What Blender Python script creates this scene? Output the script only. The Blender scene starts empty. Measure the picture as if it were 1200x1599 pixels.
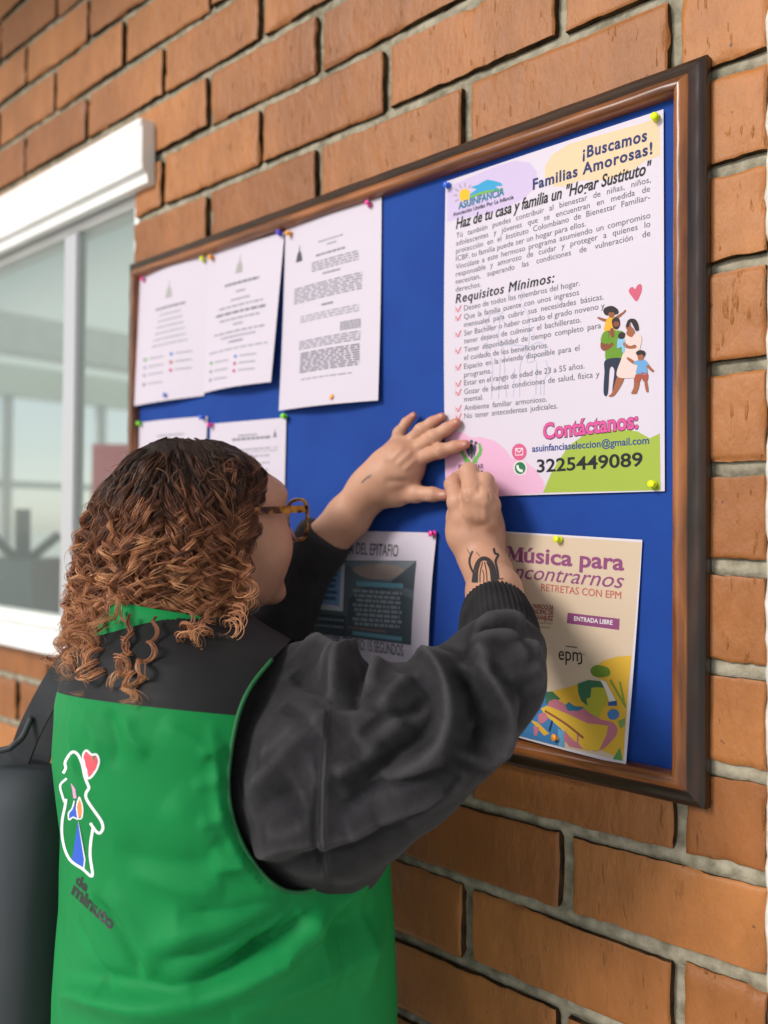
import bpy, bmesh, math, random
import numpy as np
from mathutils import Vector, Matrix
from mathutils.bvhtree import BVHTree
from mathutils.geometry import delaunay_2d_cdt

random.seed(7); rng = np.random.default_rng(7)
sc = bpy.context.scene
COL = sc.collection

# ------------------------------------------------------------------ camera, world, sun, exposure
FPX, PW, PH = 1375.0, 1200.0, 1599.0
YAW, PITCH, ROLL, CD = 0.8251, 0.0172, 0.0080, 0.9114
CAM = np.array([0.0, -CD, 1.5])
FW = np.array([-math.cos(YAW)*math.cos(PITCH), math.sin(YAW)*math.cos(PITCH), math.sin(PITCH)])
_r = np.cross(FW, [0, 0, 1]); _r /= np.linalg.norm(_r); _u = np.cross(_r, FW)
RT = math.cos(ROLL)*_r + math.sin(ROLL)*_u
UP = -math.sin(ROLL)*_r + math.cos(ROLL)*_u
cd = bpy.data.cameras.new('camera'); cam = bpy.data.objects.new('camera', cd); COL.objects.link(cam)
cam.matrix_world = Matrix(((RT[0], UP[0], -FW[0], CAM[0]), (RT[1], UP[1], -FW[1], CAM[1]),
                           (RT[2], UP[2], -FW[2], CAM[2]), (0, 0, 0, 1)))
cd.sensor_fit = 'VERTICAL'; cd.sensor_height = 24.0; cd.lens = 24.0*FPX/PH
cd.clip_start = 0.02; cd.clip_end = 500
cd.dof.use_dof = True; cd.dof.focus_distance = 0.98
cd.dof.aperture_fstop = (cd.lens/1000)/0.0115
sc.camera = cam

SUN_EL, SUN_AZ = math.radians(40), None
SUN_DIR = Vector((0.24, 0.80, -0.48)).normalized()      # the way the light travels
w = bpy.data.worlds.new('World'); sc.world = w; w.use_nodes = True
nt = w.node_tree; nt.nodes.clear()
sky = nt.nodes.new('ShaderNodeTexSky'); sky.sky_type = 'NISHITA'; sky.sun_disc = False
sky.sun_elevation = math.asin(-SUN_DIR.z)
sky.sun_rotation = math.atan2(-SUN_DIR.x, -SUN_DIR.y)
sky.air_density = 1.0; sky.dust_density = .5; sky.ozone_density = 1.0
bg = nt.nodes.new('ShaderNodeBackground'); bg.inputs['Strength'].default_value = 0.115
wo = nt.nodes.new('ShaderNodeOutputWorld')
hs = nt.nodes.new('ShaderNodeHueSaturation'); hs.inputs['Saturation'].default_value = .35      # thin overcast
nt.links.new(sky.outputs[0], hs.inputs['Color']); nt.links.new(hs.outputs[0], bg.inputs[0]); nt.links.new(bg.outputs[0], wo.inputs[0])
sl = bpy.data.lights.new('sun', 'SUN'); so = bpy.data.objects.new('sun', sl); COL.objects.link(so)
sl.energy = 2.6; sl.angle = math.radians(18); sl.color = (1.0, 0.95, 0.88)
so.rotation_euler = SUN_DIR.to_track_quat('-Z', 'Y').to_euler()
sc.view_settings.view_transform = 'Standard'; sc.view_settings.look = 'None'
sc.view_settings.exposure = 0.26; sc.view_settings.gamma = 1.0
sc.cycles.max_bounces = 8; sc.cycles.transparent_max_bounces = 12

# ------------------------------------------------------------------ helpers
def ray(px, py):
    return FW + RT*((px-PW/2)/FPX) + UP*((PH/2-py)/FPX)
def at(px, py, d):                      # the point d metres deep that a photo pixel shows
    return CAM + ray(px, py)*d
def onY(px, py, y=0.0):                 # the point of the plane Y = y that a photo pixel shows
    d = ray(px, py); return CAM + d*((y-CAM[1])/d[1])

def lin(c):
    if isinstance(c, str):
        c = [int(c[i:i+2], 16)/255 for i in (0, 2, 4)]
    return tuple(x/12.92 if x <= .04045 else ((x+.055)/1.055)**2.4 for x in c[:3]) + (1.0,)

class NT:
    def __init__(s, m): s.t = m.node_tree; s.b = s.t.nodes['Principled BSDF']
    def n(s, kind, **kw):
        n = s.t.nodes.new('ShaderNode'+kind)
        for k, v in kw.items():
            if k in n.inputs: n.inputs[k].default_value = v
            else: setattr(n, k, v)
        return n
    def l(s, a, b): s.t.links.new(a, b)
def mat(name, col, rough=.6, spec=.5, **kw):
    m = bpy.data.materials.new(name); m.use_nodes = True
    b = m.node_tree.nodes['Principled BSDF']
    b.inputs['Base Color'].default_value = col if len(col) == 4 else (*col, 1)
    b.inputs['Roughness'].default_value = rough; b.inputs['Specular IOR Level'].default_value = spec
    for k, v in kw.items(): b.inputs[k].default_value = v
    return m
def noise_mat(name, c1, c2, scale=20, rough=.6, bump=.1, bscale=None, spec=.4, stretch=(1, 1, 1), detail=6, dist=.001, lo=.35, hi=.65, **kw):
    m = mat(name, c1, rough, spec, **kw); t = NT(m)
    tc = t.n('TexCoord'); mp = t.n('Mapping'); mp.inputs['Scale'].default_value = stretch
    t.l(tc.outputs['Object'], mp.inputs[0])
    nz = t.n('TexNoise', Scale=scale, Detail=detail); t.l(mp.outputs[0], nz.inputs['Vector'])
    cr = t.n('ValToRGB'); cr.color_ramp.elements[0].position = lo; cr.color_ramp.elements[1].position = hi
    cr.color_ramp.elements[0].color = c1 if len(c1) == 4 else (*c1, 1)
    cr.color_ramp.elements[1].color = c2 if len(c2) == 4 else (*c2, 1)
    t.l(nz.outputs['Fac'], cr.inputs[0]); t.l(cr.outputs[0], t.b.inputs['Base Color'])
    if bump:
        nb = t.n('TexNoise', Scale=bscale or scale*4, Detail=8); t.l(mp.outputs[0], nb.inputs['Vector'])
        bp = t.n('Bump', Strength=bump, Distance=dist); t.l(nb.outputs['Fac'], bp.inputs['Height'])
        t.l(bp.outputs[0], t.b.inputs['Normal'])
    return m

def link(o, parent=None):
    COL.objects.link(o)
    if parent is not None: o.parent = parent
    return o
def mesh(name, V, F, m, parent=None, smooth=False, mi=None):
    me = bpy.data.meshes.new(name)
    V = np.asarray(V, dtype=float).reshape(-1, 3)
    if isinstance(F, list): me.from_pydata(V.tolist(), [], F)
    else:
        me.vertices.add(len(V)); me.vertices.foreach_set('co', V.astype(np.float32).ravel())
        me.loops.add(F.size); me.loops.foreach_set('vertex_index', F.astype(np.int32).ravel())
        me.polygons.add(len(F)); me.polygons.foreach_set('loop_start', np.arange(len(F), dtype=np.int32)*F.shape[1])
        me.update(calc_edges=True)
    for x in (m if isinstance(m, (list, tuple)) else [m]): me.materials.append(x)
    if mi is not None: me.polygons.foreach_set('material_index', np.asarray(mi, dtype=np.int32))
    if smooth: me.polygons.foreach_set('use_smooth', np.ones(len(me.polygons), dtype=bool))
    me.update()
    return link(bpy.data.objects.new(name, me), parent)
def tag(o, label=None, cat=None, group=None, kind=None):
    for k, v in (('label', label), ('category', cat), ('group', group), ('kind', kind)):
        if v: o[k] = v
    return o
def empty(name, loc, label, cat, group=None):
    o = bpy.data.objects.new(name, None); COL.objects.link(o); o.location = loc; o.empty_display_size = .05
    bpy.context.view_layer.update()
    return tag(o, label, cat, group)
def child(o, e):                        # parent to an Empty, keeping the world place of the mesh
    o.parent = e; o.matrix_parent_inverse = Matrix.Translation(-Vector(e.location)); return o

class MB:
    def __init__(s): s.V = []; s.F = []; s.M = []
    def add(s, V, F, mi=0):
        k = sum(len(v) for v in s.V); s.V.append(np.asarray(V, float).reshape(-1, 3))
        s.F += [[i+k for i in f] for f in F]; s.M += [mi]*len(F)
    def box(s, a, b, mi=0, bev=0):
        bm = bmesh.new(); bmesh.ops.create_cube(bm, size=1)
        a = np.array(a); b = np.array(b)
        for v in bm.verts: v.co = Vector((a+b)/2 + np.array(v.co)*(b-a))
        if bev: bmesh.ops.bevel(bm, geom=bm.edges[:], offset=bev, segments=2, affect='EDGES')
        s.bm(bm, mi)
    def bm(s, bm, mi=0):
        bm.verts.index_update()
        s.add([v.co[:] for v in bm.verts], [[v.index for v in f.verts] for f in bm.faces], mi); bm.free()
    def tube(s, P, R, n=8, mi=0, cap=True):
        V, F = tube(P, R, n, cap); s.add(V, F, mi)
    def build(s, name, m, parent=None, smooth=False):
        return mesh(name, np.concatenate(s.V), s.F, m, parent, smooth, s.M)
def frames(P):
    P = np.asarray(P, float); T = np.gradient(P, axis=0); T /= np.linalg.norm(T, axis=1)[:, None]+1e-12
    a = np.array([0, 0, 1.]) if abs(T[0][2]) < .9 else np.array([1., 0, 0])
    N = np.zeros_like(P); n = a - T[0]*(a@T[0]); N[0] = n/np.linalg.norm(n)
    for i in range(1, len(P)):
        n = N[i-1]-T[i]*(N[i-1]@T[i]); N[i] = n/(np.linalg.norm(n)+1e-12)
    return T, N, np.cross(T, N)
def tube(P, R, n=8, cap=True):
    P = np.asarray(P, float); R = np.broadcast_to(np.asarray(R, float), (len(P),))
    T, N, B = frames(P); a = np.arange(n)*2*math.pi/n
    V = P[:, None]+R[:, None, None]*(np.cos(a)[None, :, None]*N[:, None]+np.sin(a)[None, :, None]*B[:, None])
    F = [[i*n+j, i*n+(j+1) % n, (i+1)*n+(j+1) % n, (i+1)*n+j] for i in range(len(P)-1) for j in range(n)]
    if cap: F += [list(range(n))[::-1], [(len(P)-1)*n+j for j in range(n)]]
    return V.reshape(-1, 3), F
def smooth_line(P, n=40):               # Catmull-Rom through the points
    P = np.asarray(P, float); Q = np.vstack([2*P[0]-P[1], P, 2*P[-1]-P[-2]]); out = []
    m = len(P)-1
    for t in np.linspace(0, m-1e-9, n):
        i = int(t); u = t-i; a, b, c, d = Q[i:i+4]
        out.append(.5*((2*b)+(-a+c)*u+(2*a-5*b+4*c-d)*u*u+(-a+3*b-3*c+d)*u**3))
    return np.array(out)
def cdt(poly, step):                    # fills a 2-D outline with triangles no larger than step
    poly = np.asarray(poly, float); n = len(poly); pts = []
    for i in range(n):
        a, b = poly[i], poly[(i+1) % n]; k = max(1, int(np.linalg.norm(b-a)/step))
        pts += [a+(b-a)*j/k for j in range(k)]
    E = [(i, (i+1) % len(pts)) for i in range(len(pts))]
    lo, hi = poly.min(0), poly.max(0)
    gx = np.arange(lo[0]+step/2, hi[0], step); gy = np.arange(lo[1]+step/2, hi[1], step)
    if len(gx)*len(gy) > 1:
        G = np.stack(np.meshgrid(gx, gy), -1).reshape(-1, 2)
        pts = pts+list(G)
    r = delaunay_2d_cdt([Vector(p) for p in pts], E, [], 1, 1e-7)
    return np.array([v[:] for v in r[0]]), [list(f) for f in r[2]]
def blob(P, n=60):                      # closed smooth outline through the points
    P = [tuple(p) for p in P]; P = P[-2:]+P+P[:2]
    Q = smooth_line(P, n*2); k = len(P)-1
    t = np.linspace(0, k, n*2); s = (t >= 2-1e-9) & (t < k-1)
    # keep one full turn
    return Q[(t >= 1.999) & (t <= k-1)]
def circle(c, r, n=28, ry=None):
    a = np.arange(n)*2*math.pi/n
    return np.stack([c[0]+r*np.cos(a), c[1]+(ry or r)*np.sin(a)], -1)
def stroke(P, w):                       # ribbon outline round a 2-D line
    P = np.asarray(P, float); T = np.gradient(P, axis=0); T /= np.linalg.norm(T, axis=1)[:, None]+1e-12
    N = np.stack([-T[:, 1], T[:, 0]], -1); w = np.broadcast_to(np.asarray(w, float), (len(P),))[:, None]
    L, R = P+N*w/2, P-N*w/2; n = len(P)
    return np.vstack([L, R]), [[i, i+1, n+i+1, n+i] for i in range(n-1)]
_tc = {}
def text2d(s, bold=0., shear=0., word=1., char=1.):   # letters at size 1 as a flat mesh, baseline on y=0, left edge at x=0
    key = (s, bold, shear, round(word, 3), char)
    if key in _tc: return _tc[key]
    c = bpy.data.curves.new('t', 'FONT'); c.body = s; c.offset = bold; c.shear = shear; c.space_word = word; c.space_character = char
    c.resolution_u = 3
    o = bpy.data.objects.new('t', c); COL.objects.link(o)
    dg = bpy.context.evaluated_depsgraph_get(); me = bpy.data.meshes.new_from_object(o.evaluated_get(dg))
    V = np.array([v.co[:2] for v in me.vertices]); F = [list(p.vertices) for p in me.polygons]
    bpy.data.objects.remove(o); bpy.data.curves.remove(c); bpy.data.meshes.remove(me)
    V[:, 0] -= V[:, 0].min(); _tc[key] = (V, F); return V, F
# ------------------------------------------------------------------ materials of the setting
def brick_material():
    m = mat('painted_brick', (.3, .1, .03), .50, .42); t = NT(m)
    at_ = t.n('Attribute', attribute_name='tone')
    tc = t.n('TexCoord'); mp = t.n('Mapping'); mp.inputs['Scale'].default_value = (1, 1, .45); t.l(tc.outputs['Object'], mp.inputs[0])
    cr = t.n('ValToRGB'); e = cr.color_ramp.elements
    e[0].color = (.30, .110, .029, 1); e[1].color = (.47, .190, .056, 1)
    t.l(at_.outputs['Fac'], cr.inputs[0])
    nz = t.n('TexNoise', Scale=14, Detail=8, Roughness=.65); t.l(mp.outputs[0], nz.inputs['Vector'])
    mx = t.n('MixRGB', blend_type='MULTIPLY'); mx.inputs[0].default_value = .75
    r2 = t.n('ValToRGB'); r2.color_ramp.elements[0].position = .3; r2.color_ramp.elements[1].position = .72
    r2.color_ramp.elements[0].color = (.62, .58, .52, 1); r2.color_ramp.elements[1].color = (1.08, 1.05, 1, 1)
    t.l(nz.outputs['Fac'], r2.inputs[0]); t.l(cr.outputs[0], mx.inputs[1]); t.l(r2.outputs[0], mx.inputs[2])
    nl = t.n('TexNoise', Scale=2.6, Detail=5); t.l(tc.outputs['Object'], nl.inputs['Vector']); rl = t.n('ValToRGB'); rl.color_ramp.elements[0].position = .35; rl.color_ramp.elements[1].position = .65
    rl.color_ramp.elements[0].color = (.78, .72, .66, 1); rl.color_ramp.elements[1].color = (1.06, 1.04, 1, 1); ml = t.n('MixRGB', blend_type='MULTIPLY'); ml.inputs[0].default_value = 1.
    t.l(nl.outputs['Fac'], rl.inputs[0]); t.l(mx.outputs[0], ml.inputs[1]); t.l(rl.outputs[0], ml.inputs[2]); mx = ml
    # small dark chips and pits
    n3 = t.n('TexNoise', Scale=95, Detail=3); t.l(tc.outputs['Object'], n3.inputs['Vector'])
    r3 = t.n('ValToRGB'); r3.color_ramp.elements[0].position = .70; r3.color_ramp.elements[1].position = .76
    m3 = t.n('MixRGB'); m3.inputs[2].default_value = (.10, .030, .012, 1)
    t.l(n3.outputs['Fac'], r3.inputs[0]); t.l(r3.outputs[0], m3.inputs[0]); t.l(mx.outputs[0], m3.inputs[1])
    t.l(m3.outputs[0], t.b.inputs['Base Color'])
    # brushed paint: lumps and runs
    n1 = t.n('TexNoise', Scale=55, Detail=8, Roughness=.6); t.l(mp.outputs[0], n1.inputs['Vector'])
    mp2 = t.n('Mapping'); mp2.inputs['Scale'].default_value = (1, 1, .22); t.l(tc.outputs['Object'], mp2.inputs[0])
    n2 = t.n('TexNoise', Scale=120, Detail=4); t.l(mp2.outputs[0], n2.inputs['Vector'])
    r4 = t.n('ValToRGB'); r4.color_ramp.elements[0].position = .64; r4.color_ramp.elements[1].position = .80
    t.l(n2.outputs['Fac'], r4.inputs[0])
    ad = t.n('Math', operation='ADD'); t.l(n1.outputs['Fac'], ad.inputs[0]); t.l(r4.outputs[0], ad.inputs[1])
    bp = t.n('Bump', Strength=.8, Distance=.0048); t.l(ad.outputs[0], bp.inputs['Height']); t.l(bp.outputs[0], t.b.inputs['Normal'])
    return m
M_brick = brick_material()
M_mortar = noise_mat('mortar', (.19, .165, .115), (.39, .345, .26), 60, .9, .7, 190, .15, dist=.0025, lo=.32, hi=.66)
M_white = noise_mat('white_paint', (.78, .77, .75), (.84, .83, .82), 12, .5, .25, 40, .4, dist=.002)
M_alu = mat('pale_metal', (.50, .50, .52, 1), .4, .5, Metallic=.3)
M_wallin = noise_mat('plaster', (.74, .77, .70), (.80, .82, .76), 3, .8, 0)
M_floor = noise_mat('concrete', (.56, .55, .52), (.66, .65, .61), 6, .7, .15, 40)
M_ground = noise_mat('pale_ground', (.58, .60, .54), (.66, .67, .60), .8, .9, 0)

# ------------------------------------------------------------------ ground
def sheet(name, x0, x1, y0, y1, z, m):
    return tag(mesh(name, [(x0, y0, z), (x1, y0, z), (x1, y1, z), (x0, y1, z)], [[0, 1, 2, 3]], m), kind='structure')
sheet('ground', -150, 150, -150, 150, -.02, M_ground)
sheet('floor', -9, 6, -6, .12, 0, M_floor)
sheet('room_floor', -6.75, .3, .12, 7.2, .004, M_ground)

# ------------------------------------------------------------------ brick wall
WX0, WX1, WZ1 = -3.6, -.3185, 3.24           # wall extent
OX1, OZ0, OZ1 = -1.503, 1.262, 2.176        # window opening, its left end lies past the wall's own left pier
OX0 = -3.2
ZB, CH, BL_ = 1.357, .1043, .2835           # bed joint height, course height, brick length
def vnoise(P, s, seed=0):                   # smooth value noise, vectorised
    P = np.asarray(P, float)*s+seed*17.31; I = np.floor(P).astype(np.int64); f = P-I; f = f*f*(3-2*f); out = 0
    for dx in (0, 1):
        for dy in (0, 1):
            for dz in (0, 1):
                h = ((I[..., 0]+dx)*73856093) ^ ((I[..., 1]+dy)*19349663) ^ ((I[..., 2]+dz)*83492791)
                h = (h*1103515245+12345) & 0x7fffffff; h = (h ^ (h >> 13))*1274126177 & 0x7fffffff
                v = (h % 65536)/65535.
                wgt = (f[..., 0] if dx else 1-f[..., 0])*(f[..., 1] if dy else 1-f[..., 1])*(f[..., 2] if dz else 1-f[..., 2])
                out = out+v*wgt
    return out*2-1
def build_bricks():
    V, F, T, MI = [], [], [], []; k = 0; NX, NZ = 32, 15
    u = np.concatenate([[0, .006, .014], np.linspace(.03, .97, NX-6), [.986, .994, 1]]); v = np.concatenate([[0, .018, .045], np.linspace(.09, .91, NZ-6), [.955, .982, 1]])
    for c in range(-13, 19):
        z0 = ZB+c*CH; zl, zh = z0+.0076, z0+CH-.0076
        if zh < 0 or zl > WZ1: continue
        par = .0 if c % 2 == 0 else BL_/2
        jx = -.409-BL_*14+par - (.0 if c < 4 else .008)
        for b in range(-1, 20):
            a0 = jx+b*BL_; xl, xh = a0+.0082+rng.normal(0, .0016), a0+BL_-.0082+rng.normal(0, .0016)
            dzl, dzh, tilt = rng.normal(0, .0014), rng.normal(0, .0014), rng.normal(0, .0016)
            xl, xh = max(xl, WX0), min(xh, WX1)
            if xh-xl < .02: continue
            spans = [(xl, xh)]
            zm = (zl+zh)/2
            if OZ0-.01 < zm < OZ1+.03:
                spans = [(max(xl, OX1), xh)] + [(xl, min(xh, OX0))]
            for (p, q) in spans:
                if q-p < .012: continue
                X = p+(q-p)*u[None, :]+0*v[:, None]; Z = zl+dzl+(zh+dzh-zl-dzl)*v[:, None]+0*u[None, :]
                Z = Z+tilt*(X-(p+q)/2)/.14
                # rough edges
                ex = np.minimum(X-p, q-X); ez = np.minimum(Z-zl, zh-Z)
                P3 = np.stack([X, np.full_like(X, c*3.7+b*1.3), Z], -1)
                wob = vnoise(P3, 45, 3)*.0016+vnoise(P3, 150, 4)*.0010
                sx = np.where(u < .013, -1, np.where(u > .987, 1, 0))[None, :]; sz = np.where(v < .04, -1, np.where(v > .96, 1, 0))[:, None]
                X2 = X+sx*wob; Z2 = Z+sz*wob
                e = np.clip(np.minimum(ex, ez), 0, 1)
                chip = np.clip(vnoise(P3, 30, 9)-.45, 0, 1)*np.exp(-e/.005)*.02
                Y = -.0005+.0026*np.exp(-e/.0012)+chip+vnoise(P3, 14, 5)*.0011+vnoise(P3, 55, 6)*.0006+rng.normal(0, .0008)
                G = np.stack([X2, Y, Z2], -1).reshape(-1, 3)
                V.append(G)
                idx = (np.arange(NZ-1)[:, None]*NX+np.arange(NX-1)[None, :]).ravel()
                F.append(np.stack([idx, idx+1, idx+NX+1, idx+NX], -1)+k); MI.append(np.zeros(len(idx)))
                # sides running back into the joint
                ring = list(range(NX))+[i*NX+NX-1 for i in range(1, NZ)]+[(NZ-1)*NX+i for i in range(NX-2, -1, -1)]+[i*NX for i in range(NZ-2, 0, -1)]
                R = G[ring].copy(); R2_ = R.copy(); R2_[:, 1] = .03; V += [R, R2_]; n = len(ring); o = k+NX*NZ
                ra = np.arange(n)+o; rb = ra+n
                F.append(np.stack([ra, rb, np.roll(rb, -1), np.roll(ra, -1)], -1)); MI.append(np.ones(n))
                k += NX*NZ+2*n; T.append(np.full(NX*NZ+2*n, np.clip(rng.normal(.5, .32), 0, 1)))
    V = np.concatenate(V); F = np.concatenate(F)
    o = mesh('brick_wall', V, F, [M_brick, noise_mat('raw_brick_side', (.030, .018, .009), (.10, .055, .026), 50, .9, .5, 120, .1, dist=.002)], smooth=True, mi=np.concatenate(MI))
    a = o.data.attributes.new('tone', 'FLOAT', 'POINT'); a.data.foreach_set('value', np.concatenate(T).astype(np.float32))
    o.data.polygons.foreach_set('use_smooth', np.ones(len(F), dtype=bool))
    return o
wall = build_bricks()
tag(wall, 'orange painted brick wall that carries the blue notice board', 'wall')
def build_mortar():
    hx = .0075; xs = np.arange(WX0, WX1+hx, hx); zs = np.arange(0, WZ1, hx)
    X, Z = np.meshgrid(xs, zs); P = np.stack([X, 0*X, Z], -1)
    d = np.abs((Z-ZB+CH/2) % CH-CH/2)                # distance from the bed joint
    bed = np.clip(1-(d-.0075)/.004, 0, 1)
    Y = .0125-bed*(.0085-.0035*np.clip((Z-1.35)/.5, 0, 1))+vnoise(P, 20, 1)*.0007+vnoise(P, 90, 2)*.0004+np.clip(vnoise(P, 75, 8)-.52, 0, 1)*.012
    G = np.stack([X, Y, Z], -1).reshape(-1, 3); nx = len(xs); nz = len(zs)
    i, j = np.meshgrid(np.arange(nx-1), np.arange(nz-1)); i, j = i.ravel(), j.ravel()
    cx, cz = xs[i]+hx/2, zs[j]+hx/2
    keep = ~((cx < OX1) & (cx > OX0) & (cz > OZ0) & (cz < OZ1)); i, j = i[keep], j[keep]; q = j*nx+i
    return mesh('mortar', G, np.stack([q, q+1, q+nx+1, q+nx], -1), M_mortar, wall, smooth=True)
build_mortar()

# white rendered return at the right end of the bricks
ws = MB(); zz = np.arange(0, WZ1, .012)
edge = WX1+.002+vnoise(np.stack([0*zz, 0*zz, zz], -1), 40, 2)*.003+vnoise(np.stack([0*zz, 0*zz, zz], -1), 130, 3)*.0015
V = []
for x_, y_ in ((0, .03), (0, -.004), (.006, -.010), (1.6, -.010)):
    V.append(np.stack([edge+x_ if x_ < 1 else 0*edge+x_, np.full_like(zz, y_)+(vnoise(np.stack([zz, zz, zz], -1), 50, 5)*.001 if y_ < 0 else 0), zz], -1))
n = len(zz); V = np.concatenate(V)
ws.add(V, [[a*n+i, (a+1)*n+i, (a+1)*n+i+1, a*n+i+1] for a in range(3) for i in range(n-1)])
ww = ws.build('white_wall', noise_mat('rough_whitewash', (.62, .60, .56), (.80, .79, .77), 60, .8, .6, 160, .2, dist=.002), smooth=True)
tag(ww, 'rough white rendered wall edge beside the bricks', 'wall')

# ------------------------------------------------------------------ window and the room behind it
win = empty('window', (-2.3, .03, 1.26), 'white framed window with tall panes left of the board', 'window')
def part(name, m, par, build, **kw):
    b = MB(); build(b); return child(b.build(name, m, par, **kw), par)
def lintel(b):
    a_, c_ = onY(221, 183, -.030), onY(216, 268, -.030); xr, zt, zb = a_[0], a_[2], c_[2]; h = zt-zb
    prof = [(.0, zb-.018), (-.016, zb-.018), (-.018, zb), (-.028, zb+.004), (-.030, zb+.02), (-.030, zt-.016), (-.033, zt-.010), (-.033, zt-.002), (-.030, zt), (.0, zt)]
    xs = [-3.4, xr-.02, xr-.004, xr]; V = []
    for k, x in enumerate(xs):
        for (y, z) in prof: V.append((x, y*(1 if k < 3 else .9), z))
    n = len(prof)
    b.add(V, [[k*n+i, (k+1)*n+i, (k+1)*n+i+1, k*n+i+1] for k in range(3) for i in range(n-1)]+[[3*n+i for i in range(n)]])
part('lintel', M_white, win, lintel)
def sill(b): b.box((OX0-.05, -.05, 1.232), (OX1+.003, .10, 1.262), bev=.005); b.box((OX0, -.03, 1.262), (OX1, .09, 1.276), bev=.003)
part('sill', M_white, win, sill)
def frame_(b):
    b.box((OX0, .012, 1.2765), (OX1-.002, .055, 1.300), bev=.003); b.box((OX0, .012, 2.125), (OX1-.002, .055, 2.1755), bev=.003)
    b.box((OX1-.026, .014, 1.3005), (OX1-.0025, .053, 2.1245), bev=.003); b.box((OX0, .014, 1.3005), (OX0+.03, .053, 2.1245), bev=.003)
part('frame', M_white, win, frame_)
part('mullion', M_alu, win, lambda b: b.box((-1.802, .010, 1.301), (-1.744, .034, 2.1245), bev=.004))
part('mullion', M_alu, win, lambda b: b.box((-2.40, .006, 1.301), (-2.35, .058, 2.1245), bev=.004))
gm = bpy.data.materials.new('window_glass'); gm.use_nodes = True; g = gm.node_tree; g.nodes.clear()
o_ = g.nodes.new('ShaderNodeOutputMaterial'); mx = g.nodes.new('ShaderNodeMixShader'); tr = g.nodes.new('ShaderNodeBsdfTransparent'); gl = g.nodes.new('ShaderNodeBsdfGlossy')
fr = g.nodes.new('ShaderNodeFresnel'); ge = g.nodes.new('ShaderNodeNewGeometry'); mr = g.nodes.new('ShaderNodeMapRange'); mr.inputs[3].default_value = 1.22; mr.inputs[4].default_value = 1/1.22
g.links.new(ge.outputs['Backfacing'], mr.inputs[0]); g.links.new(mr.outputs[0], fr.inputs[0]); gl.inputs['Roughness'].default_value = .02
tr.inputs[0].default_value = (.965, .985, .975, 1)
g.links.new(fr.outputs[0], mx.inputs[0]); g.links.new(tr.outputs[0], mx.inputs[1]); g.links.new(gl.outputs[0], mx.inputs[2]); g.links.new(mx.outputs[0], o_.inputs[0])
lens_m = gm; gm = gm.copy(); gm.name = 'hazed_window_glass'; g = gm.node_tree; o_ = [n_ for n_ in g.nodes if n_.type == 'OUTPUT_MATERIAL'][0]      # pale haze mixed into the pane colour to brighten the glass
df = g.nodes.new('ShaderNodeBsdfDiffuse'); df.inputs[0].default_value = (.80, .88, .83, 1); m2 = g.nodes.new('ShaderNodeMixShader'); m2.inputs[0].default_value = .05
g.links.new(o_.inputs[0].links[0].from_socket, m2.inputs[1]); g.links.new(df.outputs[0], m2.inputs[2]); g.links.new(m2.outputs[0], o_.inputs[0])
for a, b_ in ((-1.744, OX1-.026), (-2.35, -1.802), (OX0+.03, -2.40)):
    part('pane', gm, win, lambda b: b.box((a+.0005, .020, 1.301), (b_-.0005, .024, 2.1245)))

# room (seen through the glass): ceiling, walls, far row of windows
RX0, RX1, RY0, RY1, RZ = -6.6, .2, .14, 7.0, 2.72
def slab(name, m, a, b, kind='structure'):
    k = MB(); k.box(a, b); return tag(k.build(name, m), kind=kind)
slab('added_porch_roof', M_wallin, (-9, -1.15, 3.243), (6, .09, 3.36))  # unseen roof, added to hold back sky light and darken the wall
M_lit_ceiling = mat('light_passing_ceiling', (.74, .80, .74, 1), .6); t = NT(M_lit_ceiling); tl = t.n('BsdfTranslucent', Color=(.80, .88, .80, 1)); mxs = t.n('MixShader'); mxs.inputs[0].default_value = .62
t.l(t.b.outputs[0], mxs.inputs[1]); t.l(tl.outputs[0], mxs.inputs[2]); t.l(mxs.outputs[0], t.t.nodes['Material Output'].inputs['Surface'])
sheet_ = mesh('ceiling', [(RX0-.3, RY0-.03, RZ), (RX1, RY0-.03, RZ), (RX1, RY1, RZ), (RX0-.3, RY1, RZ)], [[0, 1, 2, 3]], M_lit_ceiling); tag(sheet_, kind='structure')      # made translucent so daylight through it brightens the room
k = MB(); zc = .10
k.box((WX0, zc, 0), (RX1, RY0, OZ0)); k.box((WX0, zc, OZ1), (RX1, RY0, RZ)); k.box((OX1, zc, OZ0), (RX1, RY0, OZ1)); k.box((WX0, zc, OZ0), (OX0, RY0, OZ1)); k.box((RX0-.3, zc, 0), (WX0, RY0, RZ))
tag(k.build('inner_wall', M_wallin), kind='structure')
slab('side_wall', M_wallin, (RX1, RY0, 0), (RX1+.1, RY1, RZ))
k = MB(); k.box((RX0-.15, RY0+.003, 0), (RX0, RY1, .25)); k.box((RX0-.15, RY0+.003, 2.48), (RX0, RY1, RZ-.003))
tag(k.build('far_wall', M_wallin), kind='structure')
fw = empty('window_row', (RX0, 3, .55), 'row of tall bright windows at the far end of the room', 'window')
part('frame', M_alu, fw, lambda b: [b.box((RX0-.10, y-.035, .252), (RX0-.04, y+.035, 2.478)) for y in np.arange(.5, 7, .78)]+[b.box((RX0-.095, .3, 1.78), (RX0-.045, 6.9, 1.83))])
part('pane', gm, fw, lambda b: b.box((RX0-.072, .3, .255), (RX0-.068, 6.9, 2.475)))
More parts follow.
